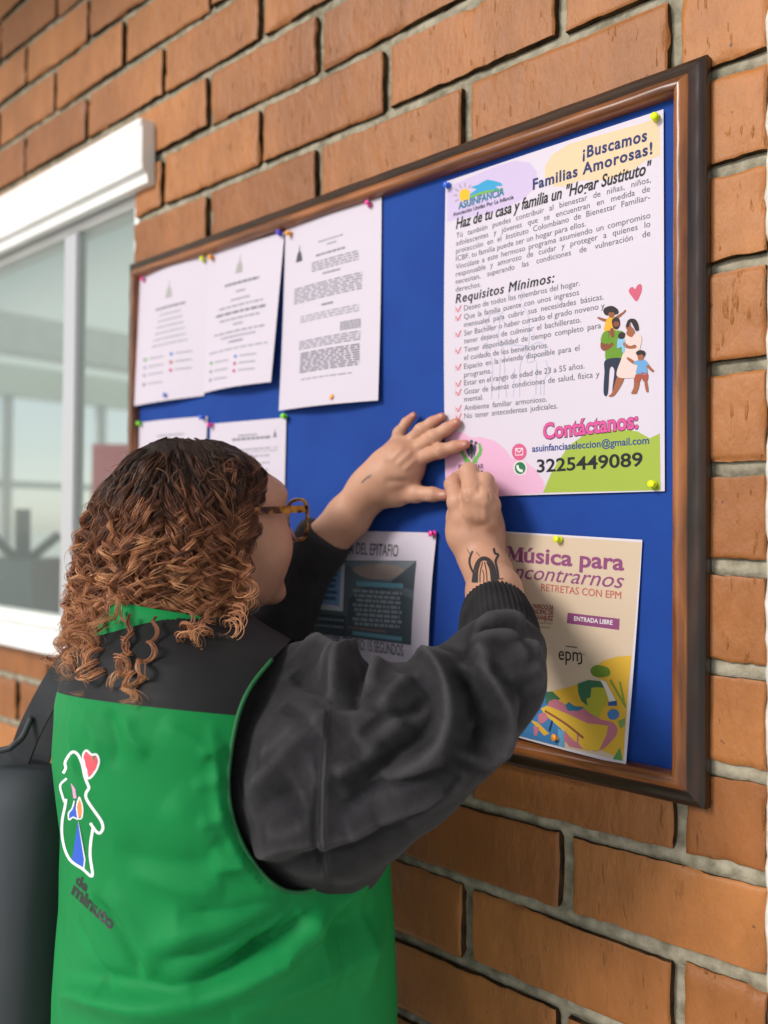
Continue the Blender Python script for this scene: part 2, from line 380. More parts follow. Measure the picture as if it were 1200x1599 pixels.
# a green bush outside the far windows and a beam under the ceiling
slab('ceiling_beam', M_white, (-5.2, RY0+.003, 2.50), (-5.0, RY1, RZ-.003))
M_red = mat('red_cloth', (.80, .015, .05, 1), .7)
rp = empty('display_board', tuple(np.append(at(185, 800, 3.6)[:2], 0)), 'red display board standing inside the room behind the glass', 'display board')
def redp(b):
    p, q = at(147, 700, 3.6), at(260, 700, 3.6); d = (q-p)[:2]; zt = at(175, 694, 3.6)[2]
    n_ = np.array([-d[1], d[0]])/np.linalg.norm(d)*.02
    B = [p[:2]-n_, q[:2]-n_, q[:2]+n_, p[:2]+n_]
    b.add([(*x, .9) for x in B]+[(*x, zt) for x in B], [[0, 1, 2, 3], [4, 5, 6, 7], [0, 1, 5, 4], [1, 2, 6, 5], [2, 3, 7, 6], [3, 0, 4, 7]])
part('panel', M_red, rp, redp)
for px in (150, 255):
    p = at(px, 700, 3.62); part('leg', M_alu, rp, lambda b: b.tube([(p[0], p[1], 0), (p[0], p[1], 1.2)], .015))
M_dark = mat('dark_metal', (.035, .055, .065, 1), .45)
rk = empty('equipment_stand', tuple(np.append(at(30, 900, 3.2)[:2], 0)), 'dark stand with spread struts seen through the left pane', 'stand')
def S_(px, py, d=3.2): return at(px, py, d)
part('post', M_dark, rk, lambda b: b.tube([S_(36, 795), S_(36, 880)], .028))
for a in ((-25, 825), (92, 835)):
    part('strut', M_dark, rk, lambda b: b.tube([S_(*a), S_(36, 882)], .018))
def rkb(b):
    p, q = S_(-40, 872), S_(84, 872); zt = p[2]; d = (q-p)[:2]; n_ = np.array([-d[1], d[0]])/np.linalg.norm(d)*.2
    B = [p[:2]-n_, q[:2]-n_, q[:2]+n_, p[:2]+n_]
    b.add([(*x, 0.) for x in B]+[(*x, zt) for x in B], [[0, 1, 2, 3], [4, 5, 6, 7], [0, 1, 5, 4], [1, 2, 6, 5], [2, 3, 7, 6], [3, 0, 4, 7]])
part('cabinet', M_dark, rk, rkb)

# ------------------------------------------------------------------ notice board
BX0, BX1, BZ0, BZ1 = -1.4969, -.3749, 1.2101, 1.9991
board = empty('notice_board', ((BX0+BX1)/2, 0, BZ0), 'blue felt notice board in a dark brown wooden frame on the brick wall', 'notice board')
PROF = [(0, -.002), (0, .010), (.002, .014), (.008, .0165), (.0165, .018), (.019, .0215), (.0225, .0245), (.026, .0255), (.030, .0245), (.0325, .021), (.034, .015), (.034, .004)]
def wood(name, stretch):
    m = mat(name, (.1, .03, .01, 1), .30, .5); t = NT(m)
    tc = t.n('TexCoord'); mp = t.n('Mapping'); mp.inputs['Scale'].default_value = stretch; t.l(tc.outputs['Object'], mp.inputs[0])
    nz = t.n('TexNoise', Scale=60, Detail=6, Distortion=.6); t.l(mp.outputs[0], nz.inputs['Vector'])
    a = t.n('Attribute', attribute_name='tone')
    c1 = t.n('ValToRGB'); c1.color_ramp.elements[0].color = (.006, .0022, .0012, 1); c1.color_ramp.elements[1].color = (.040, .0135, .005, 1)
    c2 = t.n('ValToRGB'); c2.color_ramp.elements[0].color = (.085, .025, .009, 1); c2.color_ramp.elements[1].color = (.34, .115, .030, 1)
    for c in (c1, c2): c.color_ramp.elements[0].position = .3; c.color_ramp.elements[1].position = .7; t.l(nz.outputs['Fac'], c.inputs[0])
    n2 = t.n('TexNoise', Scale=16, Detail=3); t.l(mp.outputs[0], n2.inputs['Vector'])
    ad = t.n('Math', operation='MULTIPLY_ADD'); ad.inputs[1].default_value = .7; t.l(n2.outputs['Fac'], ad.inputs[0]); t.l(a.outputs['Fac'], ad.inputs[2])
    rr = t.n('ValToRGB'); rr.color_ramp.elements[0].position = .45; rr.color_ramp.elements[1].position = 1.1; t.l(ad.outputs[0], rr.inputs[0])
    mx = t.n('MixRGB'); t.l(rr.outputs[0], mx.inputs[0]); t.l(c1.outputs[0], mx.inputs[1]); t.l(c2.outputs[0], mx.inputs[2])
    t.l(mx.outputs[0], t.b.inputs['Base Color'])
    bp = t.n('Bump', Strength=.25, Distance=.001); t.l(nz.outputs['Fac'], bp.inputs['Height']); t.l(bp.outputs[0], t.b.inputs['Normal'])
    t.b.inputs['Coat Weight'].default_value = .22; t.b.inputs['Coat Roughness'].default_value = .30
    return m
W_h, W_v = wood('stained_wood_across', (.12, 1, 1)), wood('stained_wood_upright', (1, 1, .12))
rect = [(BX0, BZ0), (BX1, BZ0), (BX1, BZ1), (BX0, BZ1)]; inn = [(1, 1), (-1, 1), (-1, -1), (1, -1)]
for s in range(4):
    V, T = [], []; N = 60; p0, p1 = np.array(rect[s]), np.array(rect[(s+1) % 4]); i0, i1 = np.array(inn[s]), np.array(inn[(s+1) % 4])
    for k in range(N+1):
        f = k/N
        for j, (u, d) in enumerate(PROF):
            q = (p0+i0*u)*(1-f)+(p1+i1*u)*f
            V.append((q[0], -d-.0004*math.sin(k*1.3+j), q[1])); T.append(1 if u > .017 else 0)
    n = len(PROF)
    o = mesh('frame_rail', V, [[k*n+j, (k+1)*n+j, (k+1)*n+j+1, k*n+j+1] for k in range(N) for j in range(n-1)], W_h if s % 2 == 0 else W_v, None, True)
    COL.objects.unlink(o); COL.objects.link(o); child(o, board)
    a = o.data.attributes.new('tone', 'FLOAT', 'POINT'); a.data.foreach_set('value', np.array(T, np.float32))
M_felt = noise_mat('blue_felt', (.006, .040, .235), (.008, .050, .27), 9, .8, .3, 900, .25, dist=.0006)
t = NT(M_felt); tc = t.n('TexCoord'); vo = t.n('TexVoronoi', Scale=17.); t.l(tc.outputs['Object'], vo.inputs['Vector'])      # old pin holes
lt = t.n('Math', operation='LESS_THAN'); lt.inputs[1].default_value = .018; t.l(vo.outputs['Distance'], lt.inputs[0])
mh = t.n('MixRGB'); mh.inputs[2].default_value = (.002, .008, .04, 1); src = t.b.inputs['Base Color'].links[0].from_socket
t.l(lt.outputs[0], mh.inputs[0]); t.l(src, mh.inputs[1]); t.l(mh.outputs[0], t.b.inputs['Base Color'])
PY = -.0085                                  # face of the felt
part('felt_panel', M_felt, board, lambda b: b.box((BX0+.032, PY, BZ0+.032), (BX1-.032, -.002, BZ1-.032)))
# ------------------------------------------------------------------ papers pinned to the board
INK = {}
def ink(h, rough=.6):
    if h not in INK: INK[h] = mat('ink_'+h, tuple(x*.74 for x in lin(h)[:3]), rough, .3)
    return INK[h]
class Paper:
    # corners in photo pixels TL TR BR BL, met with the plane just off the felt; bulge(u, v) lifts the sheet off it
    def __init__(s, name, corners, label, cat, group, bulge, col='C6BCC9', gap=.0018):
        s.y = PY-gap; s.C = [onY(*c, s.y) for c in corners]; s.bulge = bulge
        M2 = np.array([[c[0], c[2]] for c in s.C]); s.M2 = M2
        A = np.array([[1, u, v, u*v] for u, v in ((0, 0), (1, 0), (1, 1), (0, 1))])
        s.kx = np.linalg.solve(A, M2)                   # (u, v) -> (X, Z)
        B = np.column_stack([np.ones(4), M2, M2[:, 0]*M2[:, 1]])
        s.ku = np.linalg.lstsq(np.column_stack([np.ones(4), M2]), np.array([[0, 0], [1, 0], [1, 1], [0, 1.]]), rcond=None)[0]
        N = 34; g = np.linspace(0, 1, N); U, Vv = np.meshgrid(g, g); U, Vv = U.ravel(), Vv.ravel()
        XZ = np.column_stack([np.ones(N*N), U, Vv, U*Vv])@s.kx
        i, j = np.meshgrid(np.arange(N-1), np.arange(N-1)); q = (j*N+i).ravel()
        m = noise_mat('paper_'+name, lin(col), lin(col), 5, .55, .12, 14, .35, dist=.004)
        s.o = mesh(name, s.lift(XZ, 0), np.stack([q, q+N, q+N+1, q+1], -1), m, None, True)
        tag(s.o, label, cat, group); s.P = {}
    def yoff(s, XZ):
        uv = np.column_stack([np.ones(len(XZ)), XZ])@s.ku; u, v = np.clip(uv[:, 0], 0, 1), np.clip(uv[:, 1], 0, 1)
        return s.bulge(u, v)
    def lift(s, XZ, layer):
        return np.column_stack([XZ[:, 0], s.y-s.yoff(XZ)-layer*.00010, XZ[:, 1]])
    def xz(s, P):
        r = np.array([onY(p[0], p[1], s.y) for p in P]); return r[:, [0, 2]]
    def put(s, name, V2, F, col, layer, w=None):        # V2 in board X, Z
        b = s.P.setdefault(name, ([], MB())); m = ink(col)
        if m not in b[0]: b[0].append(m)
        # faces turned towards the reader
        V2 = np.asarray(V2); F2 = []
        for f in F:
            a, c, d = V2[f[0]], V2[f[1]], V2[f[2]]
            F2.append(f if (c[0]-a[0])*(d[1]-a[1])-(c[1]-a[1])*(d[0]-a[0]) > 0 else f[::-1])
        b[1].add(s.lift(V2, layer), F2, b[0].index(m))
    def poly(s, name, px, col, layer=1, smooth=False, step=.012):
        V, F = cdt(s.xz(blob(px) if smooth else px), step); s.put(name, V, F, col, layer)
    def line(s, name, px, wd, col, layer=2, n=0):
        P = s.xz(px); P = smooth_line(P, n) if n else P
        if len(P) == 2: P = np.array([P[0]+(P[1]-P[0])*t for t in (0, .5, 1)])
        V, F = stroke(P, wd); s.put(name, V, F, col, layer)
    def text(s, name, t, p0, p1, size, col='202020', layer=3, bold=0., shear=0., char=1., justify=True):
        A, B = s.xz([p0, p1]); e = B-A; L = np.linalg.norm(e); e = e/L; n = np.array([-e[1], e[0]])
        fat = bold if 'M' in t else 0.; bold = 0. if 'M' in t else bold      # heavy letters printed as close overlays where the outline cannot be widened
        V, F = text2d(t, bold, shear, 1., char); wdt = V[:, 0].max()*size; sx = 1.
        if abs(wdt-L)/L > .03 and justify and ' ' in t and wdt < L:
            V2, _ = text2d(t, bold, shear, 2., char); g = (V2[:, 0].max()-V[:, 0].max())*size
            V, F = text2d(t, bold, shear, min(4., 1+(L-wdt)/max(g, 1e-9)), char); wdt = V[:, 0].max()*size
        sx = L/wdt
        for q_, (dx, dz) in enumerate(((0, 0), (-.8, 0), (.8, 0), (0, .6), (0, -.6), (-.5, .4), (.5, -.4)) if fat > 0 else ((0, 0),)):
            s.put(name, A+(V[:, :1]*size*sx+dx*fat*size)*e+(V[:, 1:]+dz*fat)*size*n, F, col, layer+.25*q_)
    def done(s, labels={}):
        for k, (ms, b) in s.P.items():
            o = b.build(k.split('#')[0], ms, s.o)
            if k in labels: o['label'] = labels[k]
def c1(x, y): return (680+x/3.158, 160+y/3.158)
def c2(x, y): return (680+x/3.158, 440+y/3.158)
def C1(*p): return [c1(*q) for q in p]
def C2(*p): return [c2(*q) for q in p]

# --- the big foster-family poster
po = Paper('poster', [(697, 284), (1037, 171), (1039, 767), (697, 777)], 'large white foster family poster held under both hands', 'poster', 'notices pinned on the board',
           lambda u, v: .0010+.0035*np.sin(math.pi*u)*(.3+.7*np.sin(math.pi*v))+.004*np.clip(.15-u, 0, 1)*np.sin(math.pi*v)*6)
po.poly('heading_patch', C1((590, 418), (548, 375), (546, 320), (580, 262), (660, 210), (800, 168), (1000, 112), (1105, 76), (1112, 262), (1040, 290), (960, 345), (860, 385), (720, 388), (640, 418)), 'F0D3AC')
po.poly('logo_patch', C1((62, 440), (110, 398), (300, 318), (400, 290), (470, 300), (508, 345), (500, 420), (440, 480), (300, 545), (180, 565), (64, 590)), 'D8C4EA')
po.poly('green_patch', C2((536, 1041), (575, 950), (610, 890), (665, 810), (740, 757), (830, 733), (920, 728), (1000, 738), (1060, 772), (1110, 748), (1114, 1028)), 'A9BE45')
po.poly('pink_patch', C2((58, 745), (100, 736), (150, 748), (180, 770), (230, 766), (300, 785), (350, 825), (385, 872), (440, 880), (500, 925), (540, 985), (545, 1010), (533, 1041), (300, 1060), (58, 1071)), 'EFB9DA')
H = 'heading'
po.text(H, '¡Buscamos', c1(732, 280), c1(1047, 190), .0190, '1B2A6B', bold=.030, char=1.12)
po.text(H, 'Familias Amorosas!', c1(488, 434), c1(1074, 254), .0185, '1B2A6B', bold=.030, char=1.12)
po.text('subheading', 'Haz de tu casa y familia un "Hogar Sustituto"', c1(108, 626), c1(1070, 350), .0200, '141416', bold=.022, shear=.22)
BODY = [('Tú también puedes contribuir al bienestar de niñas, niños,', 672, 1066, 395), ('adolescentes y jóvenes que se encuentran en medida de', 710, 1062, 440),
        ('protección en el Instituto Colombiano de Bienestar Familiar-', 748, 1062, 482), ('ICBF, tu familia puede ser un hogar para ellos.', 786, 750, 614),
        ('Vincúlate a este hermoso programa asumiendo un compromiso', 826, 1064, 571), ('responsable y amoroso de cuidar y proteger a quienes lo', 862, 1064, 614),
        ('necesitan, superando las condiciones de vulneración de', 899, 1064, 660), ('derechos.', 937, 232, 910)]
for t, y0, x1, y1 in BODY: po.text('body_text', t, c1(110, y0), c1(x1, y1), .0100, '65656E', bold=-.003)
po.text('list_heading', 'Requisitos Mínimos:', c1(110, 993), c1(597, 890), .0170, '141416', bold=.022, shear=.18, char=1.12)
ITEMS = [('Deseo de todos los miembros del hogar.', 145, 722, 22, 1), ('Que la familia cuente con unos ingresos', 188, 718, 68, 1), ('mensuales para cubrir sus necesidades básicas.', 226, 838, 89, 0),
         ('Ser Bachiller o haber cursado el grado noveno y', 268, 843, 133, 1), ('tener deseos de culminar el bachillerato.', 307, 728, 203, 0), ('Tener disponibilidad de tiempo completo para', 350, 825, 231, 1),
         ('el cuidado de los beneficiarios.', 389, 568, 327, 0), ('Espacio en la vivienda disponible para el', 432, 720, 341, 1), ('programa.', 473, 285, 452, 0),
         ('Estar en el rango de edad de 23 a 55 años.', 513, 745, 429, 1), ('Gozar de buenas condiciones de salud, física y', 556, 817, 470, 1), ('mental.', 593, 243, 582, 0),
         ('Ambiente familiar armonioso.', 636, 560, 593, 1), ('No tener antecedentes judiciales.', 676, 612, 626, 1)]
for t, y0, x1, y1, ck in ITEMS:
    po.text('list_text', t, c2(150, y0), c2(x1, y1), .0100, '65656E', bold=-.003)
    if ck:
        po.line('check_mark#%d' % y0, C2((112, y0-12), (120, y0+6), (136, y0-26)), .0018, 'E0555C')
        po.line('check_mark#%d' % y0, C2((108, y0-22), (108, y0+8), (134, y0+2), (134, y0-8)), .0006, 'EFA9B0')
# faint line figures behind the list
for P in ([(395, 95), (372, 60), (400, 30), (440, 60), (430, 100)], [(360, 130), (330, 180), (320, 300), (345, 330), (350, 420), (360, 570)], [(440, 120), (470, 180), (470, 320), (430, 410), (425, 570)],
          [(400, 430), (395, 570)], [(290, 250), (262, 210), (280, 165), (320, 160), (345, 200)], [(270, 260), (262, 340), (290, 400), (285, 580)], [(330, 380), (320, 580)],
          [(500, 350), (490, 320), (520, 300), (550, 320), (545, 365), (505, 370)], [(505, 390), (465, 400), (470, 350)], [(555, 390), (570, 450), (550, 480), (545, 565)], [(510, 400), (505, 560)], [(530, 490), (528, 560)], [(340, 310), (470, 320)]):
    po.line('watermark_figures', C2(*P), .0009, 'B9C3E2', layer=2, n=24)
CT = 'contact_heading'
po.text(CT, 'Contáctanos:', c2(540, 778), c2(1008, 722), .0265, '3A1830', layer=3, bold=.052)
po.text(CT, 'Contáctanos:', c2(541, 776), c2(1006, 721), .0262, 'E5569F', layer=4, bold=.030)
po.text('email_text', 'asuinfanciaseleccion@gmail.com', c2(485, 840), c2(1058, 799), .0118, '27418F', bold=.015)
po.text('phone_number', '3225449089', c2(508, 940), c2(1027, 908), .0215, '17181C', bold=.020)
po.poly('mail_icon', circle(c2(421, 840), 11.6, ry=13), 'E0608F', 2)
po.poly('mail_icon', C2((402, 822), (440, 820), (440, 856), (402, 858)), 'FBEFF5', 3)
po.poly('mail_icon', C2((405, 826), (437, 824), (437, 852), (405, 854)), 'E0608F', 4)
po.line('mail_icon', C2((403, 824), (421, 842), (439, 822)), .0014, 'FBEFF5', 5)
po.poly('phone_icon', circle(c2(425, 919), 10.3, ry=11.3), 'F3F6F2', 2); po.poly('phone_icon', C2((440, 935), (452, 950), (425, 950)), 'F3F6F2', 2)
po.poly('phone_icon', circle(c2(425, 919), 8.6, ry=9.6), '1F7A4D', 3)
po.line('phone_icon', C2((412, 905), (414, 920), (424, 931), (438, 934)), .0034, 'F3F6F2', 4, n=14)
# organisation logo, top left
po.poly('logo', circle(c1(151, 460), 8.8, ry=10.5), 'F3C321', 3)
for a in range(0, 360, 30):
    ca, sa = math.cos(math.radians(a)), math.sin(math.radians(a))
    if -20 < a-0 < 40 or a == 330: continue
    po.line('logo', C1((151+36*ca, 460-40*sa), (151+56*ca, 460-62*sa)), .0010, '9A8A50', 3)
po.poly('logo', C1((178, 420), (215, 408), (238, 394), (262, 383), (300, 390), (330, 400), (338, 413), (300, 416), (318, 428), (300, 440), (250, 440), (215, 452), (172, 480), (178, 452), (210, 430)), '35A7D9', 4)
po.line('logo', C1((180, 470), (240, 448), (340, 432)), .0032, '7DB84C', 5, n=12)
po.text('logo', 'ASUINFANCIA', c1(120, 530), c1(346, 458), .0135, '1B7FA6', 6, bold=.025)
po.text('logo', 'Asociación Unidas Por La Infancia', c1(94, 564), c1(393, 478), .0074, '3B3550', 6, bold=.008)
# family-welfare emblem, bottom left
for x in (163, 184, 206):
    po.poly('welfare_emblem', circle(c2(x, 796 if x != 184 else 788), 2.6), '4B5563', 3)
po.poly('welfare_emblem', C2((160, 812), (172, 806), (176, 866), (160, 838)), '4B5563', 3, True); po.poly('welfare_emblem', C2((177, 806), (193, 806), (190, 868), (180, 868)), '4B5563', 3, True); po.poly('welfare_emblem', C2((196, 806), (208, 812), (206, 838), (194, 866)), '4B5563', 3, True)
po.poly('welfare_emblem', C2((128, 838), (140, 830), (160, 862), (178, 880), (181, 896), (152, 897), (146, 872)), '6DB95B', 3)
po.poly('welfare_emblem', C2((186, 896), (190, 876), (210, 856), (222, 832), (218, 800), (228, 796), (238, 828), (232, 855), (214, 878), (212, 895)), '6DB95B', 3)
po.text('emblem_text', 'BIENESTAR', c2(120, 925), c2(244, 922), .0088, '43384A', bold=.018)
po.text('emblem_text', 'FAMILIAR', c2(138, 962), c2(244, 957), .0102, '2B2430', bold=.026)
po.poly('heart', C2((998, 98), (975, 75), (960, 50), (966, 33), (980, 28), (990, 38), (1003, 18), (1018, 14), (1024, 32), (1018, 62)), 'D9607C', 2, True)
# flat picture of a family
fam = lambda pts, c, l, sm=True: po.poly('family_picture', C2(*pts), c, l, sm, .02)
fam([(812, 176), (850, 186), (862, 178), (868, 190), (845, 200), (812, 186)], '9A5A3C', 2); fam([(888, 180), (930, 152), (942, 140), (946, 150), (915, 180), (892, 196)], '9A5A3C', 2)
fam([(842, 250), (850, 195), (872, 172), (896, 186), (892, 245)], 'F0B429', 3); fam([(836, 145), (850, 128), (880, 122), (906, 138), (910, 158), (890, 166), (850, 168)], '231A1E', 3); fam([(862, 156), (890, 156), (886, 178), (868, 178)], '9A5A3C', 4)
fam([(850, 390), (856, 260), (870, 244), (920, 244), (934, 262), (928, 384)], '6B9A1E', 4); fam([(825, 300), (846, 252), (868, 248), (858, 310), (880, 300), (884, 318), (848, 342), (826, 332)], '8C4A30', 5); fam([(826, 298), (832, 262), (850, 246), (862, 252), (858, 305)], '6B9A1E', 6)
fam([(880, 190), (895, 178), (914, 186), (918, 215), (905, 236), (888, 232), (880, 212)], '2A1C1C', 5); fam([(888, 202), (912, 200), (912, 220), (890, 222)], '8C4A30', 6)
fam([(870, 240), (885, 232), (890, 270), (876, 275)], '8C4A30', 6); fam([(848, 388), (926, 380), (918, 430), (900, 548), (880, 545), (890, 440), (868, 430), (858, 552), (838, 552), (842, 450)], '1E2A44', 5)
fam([(905, 470), (938, 460), (930, 500), (890, 562), (862, 566), (880, 545)], 'A9623F', 6); fam([(988, 462), (1012, 462), (1010, 520), (992, 550), (972, 552), (984, 520)], 'A9623F', 6)
fam([(906, 470), (925, 380), (940, 330), (935, 270), (960, 262), (1005, 258), (1024, 280), (1015, 330), (1005, 380), (1024, 462)], 'F0D5CF', 7); fam([(950, 260), (960, 230), (975, 225), (990, 250), (975, 275)], 'A9623F', 8)
fam([(948, 220), (958, 192), (980, 184), (1000, 196), (1010, 235), (996, 244), (984, 222), (970, 200), (960, 226)], '231A1E', 9); fam([(946, 222), (956, 205), (968, 208), (968, 236), (954, 240)], 'A9623F', 8)
fam([(938, 300), (965, 318), (992, 312), (996, 328), (960, 332), (936, 318)], 'A9623F', 9)
fam([(905, 330), (908, 285), (925, 278), (944, 290), (942, 345), (930, 350), (925, 325)], '8EC3E8', 9); fam([(910, 266), (922, 252), (940, 254), (944, 270), (934, 284), (914, 282)], '2A1C1C', 10)
fam([(955, 374), (972, 382), (990, 396), (988, 410), (966, 396), (952, 382)], 'A9623F', 8); fam([(1048, 400), (1070, 425), (1082, 438), (1074, 446), (1052, 425)], 'A9623F', 8); fam([(998, 455), (1002, 415), (985, 408), (990, 394), (1012, 388), (1040, 388), (1056, 410), (1048, 418), (1048, 455)], '6FA8DC', 9)
fam([(998, 455), (1050, 452), (1050, 490), (1030, 490), (1024, 474), (1012, 494), (992, 494)], 'B0503A', 9); fam([(1000, 494), (1012, 494), (1000, 548), (985, 548)], 'A9623F', 8); fam([(1036, 490), (1048, 490), (1056, 540), (1044, 540)], 'A9623F', 8)
fam([(996, 352), (1010, 340), (1034, 342), (1042, 356), (1034, 372), (1026, 360), (1004, 364)], '231A1E', 10); fam([(1004, 362), (1032, 362), (1028, 388), (1010, 388)], 'A9623F', 9)
po.done()

# --- concert poster
def c3(x, y): return (740+x/3.75, 810+y/3.75)
def C3(*p): return [c3(*q) for q in p]
mu = Paper('poster', [(768, 828.5), (1004, 843), (984, 1193), (762, 1136)], 'cream concert poster with coloured musicians in the lower right of the board', 'poster', 'notices pinned on the board',
           lambda u, v: .001+.010*np.clip(v-.12, 0, 1)**1.5*(.3+.7*u)+.004*np.sin(math.pi*u)*v, 'C8C0CA')
mu.poly('print_ground', C3((108, 80), (985, 138), (936, 800), (920, 1000), (898, 1408), (96, 1225)), 'DDC5AC', 1, step=.01)
mu.poly('illustration', C3((934, 800), (850, 805), (770, 830), (700, 880), (712, 915), (780, 945), (640, 960), (560, 985), (480, 1005), (440, 1080), (520, 1240), (900, 1400), (918, 1000)), 'E5B53A', 2)
mu.poly('illustration', C3((180, 1240), (300, 1160), (410, 890), (445, 930), (450, 1060), (560, 1260), (560, 1330), (330, 1275)), '3F7FB8', 3)
mu.poly('illustration', C3((404, 890), (432, 912), (447, 950), (420, 952), (398, 930)), '3A4350', 5)
mu.poly('illustration', C3((440, 1010), (480, 1006), (530, 1050), (480, 1070), (445, 1080)), '3F7350', 4)
mu.poly('illustration', C3((460, 1070), (500, 1052), (580, 1090), (680, 1110), (760, 1165), (840, 1190), (860, 1250), (780, 1340), (700, 1340), (560, 1230), (470, 1120)), 'C9788A', 4, True)
mu.poly('illustration', C3((560, 1225), (640, 1250), (700, 1345), (590, 1325), (555, 1285)), 'C9788A', 5)
mu.poly('illustration', C3((416, 1105), (452, 1088), (560, 1130), (690, 1190), (810, 1205), (800, 1260), (760, 1350), (680, 1345), (560, 1240), (440, 1140)), 'E8BC3E', 5)
mu.line('illustration', C3((440, 1118), (560, 1190), (670, 1275)), .0028, '9A5A3C', 6, n=10)
mu.poly('illustration', C3((690, 985), (770, 978), (800, 1040), (800, 1075), (770, 1110), (756, 1160), (700, 1130), (662, 1100), (680, 1060)), 'B7B43A', 6)
mu.poly('illustration', C3((628, 962), (690, 940), (760, 948), (780, 985), (740, 982), (708, 985), (704, 1040), (680, 1050), (690, 1090), (650, 1060), (632, 1010)), '3F7350', 7)
mu.poly('illustration', C3((560, 1085), (580, 1068), (610, 1090), (668, 1098), (640, 1118), (575, 1118)), '2F7A9A', 7)
mu.poly('illustration', C3((755, 935), (790, 950), (850, 1060), (812, 1066), (790, 1000)), 'EDE7DE', 7)
mu.poly('illustration', C3((808, 1068), (855, 1060), (858, 1090), (806, 1090)), '3A5EA0', 8); mu.poly('illustration', circle(c3(838, 1140), 9, ry=8), '4B7FC0', 8)
mu.poly('illustration', C3((700, 885), (730, 855), (800, 870), (812, 910), (770, 925), (720, 918)), '6C8A2E', 5, True)
mu.line('illustration', C3((815, 940), (900, 1085)), .0030, '8A9A38', 5); mu.line('illustration', C3((870, 950), (905, 1100)), .0024, '8A9A38', 5)
mu.poly('illustration', C3((865, 1180), (905, 1160), (905, 1200), (880, 1225)), '7FA05A', 5); mu.poly('illustration', C3((840, 1398), (880, 1330), (896, 1408)), '5A9A58', 5)
mu.poly('illustration', C3((780, 1340), (845, 1230), (820, 1180), (860, 1260)), 'C9788A', 8)
mu.poly('illustration', C3((352, 1170), (400, 1185), (470, 1250), (440, 1262), (390, 1210)), 'E5B53A', 6); mu.poly('illustration', C3((375, 1205), (412, 1215), (395, 1265), (380, 1258)), 'C9788A', 7)
mu.poly('illustration', C3((520, 1220), (555, 1235), (560, 1330), (525, 1320)), '67A6D0', 6); mu.line('illustration', C3((470, 1235), (486, 1175)), .0026, '1C3550', 7)
mu.poly('illustration', C3((405, 1140), (440, 1130), (460, 1160), (430, 1190), (405, 1180)), 'C9788A', 6, True)
mu.text('title_text', 'úsica', c3(298, 253), c3(582, 277), .0262, '93497B', 3, bold=.026, justify=False)
mu.text('title_text', 'para', c3(624, 280), c3(884, 302), .0262, '93497B', 3, bold=.026, justify=False)
for P_ in ([(203, 160), (227, 162), (247, 216), (272, 166), (277, 178), (243, 246), (238, 245), (209, 176)], [(214, 172), (219, 176), (214, 240), (209, 240)], [(270, 168), (293, 170), (291, 252), (267, 249)],
           [(196, 236), (228, 240), (228, 246), (196, 242)], [(250, 244), (298, 250), (298, 257), (250, 251)], [(198, 159), (218, 161), (218, 167), (198, 165)], [(272, 167), (300, 170), (300, 176), (272, 173)]):
    mu.poly('title_text', C3(*P_), '93497B', 3, step=.05)
mu.text('title_text', 'encontrarnos', c3(190, 340), c3(884, 408), .0255, '93497B', 3, bold=.003, shear=.32, justify=False)
mu.text('subtitle_text', 'RETRETAS CON EPM', c3(402, 420), c3(868, 470), .0120, 'CC6A5C', 3, bold=.010)
for t, x0, x1, y, c_ in (('PARROQUIA', 356, 478, 524, '8C3F45'), ('PRINCIPAL DE', 332, 476, 554, '8C3F45'), ('ARANJUEZ', 364, 476, 588, '8C3F45')):
    mu.text('venue_text', t, c3(x0, y), c3(x1, y+8), .0078, c_, 3, bold=.03)
for x0, x1, y in ((364, 474, 606), (358, 462, 630)): mu.line('venue_text', C3((x0, y), (x1, y+7)), .0024, 'B9A88C', 3)
mu.poly('entry_banner', C3((560, 549), (862, 585), (860, 650), (556, 610)), '93497B', 3)
mu.text('entry_banner', 'ENTRADA LIBRE', c3(598, 595), c3(822, 620), .0072, 'F0E6EC', 5, bold=.025)
mu.line('sponsor_logo', C3((376, 720), (414, 723)), .0014, '6A6258', 3); mu.line('sponsor_logo', C3((553, 744), (618, 752)), .0014, '6A6258', 3)
mu.text('sponsor_logo', 'epm', c3(512, 822), c3(650, 834), .0225, '2C2A28', 3, bold=.004)
mu.line('sponsor_logo', C3((648, 825), (644, 842), (626, 846)), .0020, '2C2A28', 4, n=8)
mu.poly('sponsor_logo', circle(c3(659, 793), 1.1), '6A6258', 3)
mu.poly('sponsor_logo', C3((340, 742), (442, 756), (440, 822), (340, 812)), '2F352F', 3)
mu.done({'title_text': 'plum coloured poster title in two lines'})

# --- epitaph notice
def c4(x, y): return (440+x/2.857, 620+y/2.857)
def C4(*p): return [c4(*q) for q in p]
ep = Paper('poster', [(478, 827), (683.5, 832), (672, 1052), (452, 1036)], 'pale notice about the epitaph with a dark photo panel behind the raised left forearm', 'poster', 'notices pinned on the board',
           lambda u, v: .001+.006*np.sin(math.pi*v)*(.4+.6*u)+.006*np.clip(v-.5, 0, 1))
ep.text('heading', 'LECTURA DEL EPITAFIO', c4(205, 692), c4(528, 712), .0235, '55535A', 3, bold=.012)
ep.text('duration_text', 'DURACIÓN DEL EPITAFIO: 15 SEGUNDOS', c4(118, 1092), c4(556, 1154), .0215, '55535A', 3, bold=.010)
ep.poly('photo_panel', C4((140, 728), (612, 730), (592, 1105), (92, 1045)), '6B777F', 1)
ep.poly('photo_panel', C4((270, 733), (400, 800), (520, 830), (610, 735)), '868E95', 2)
ep.poly('photo_panel', C4((330, 760), (420, 745), (520, 752), (560, 775), (520, 806), (420, 812), (350, 790)), 'A8968E', 3, True)
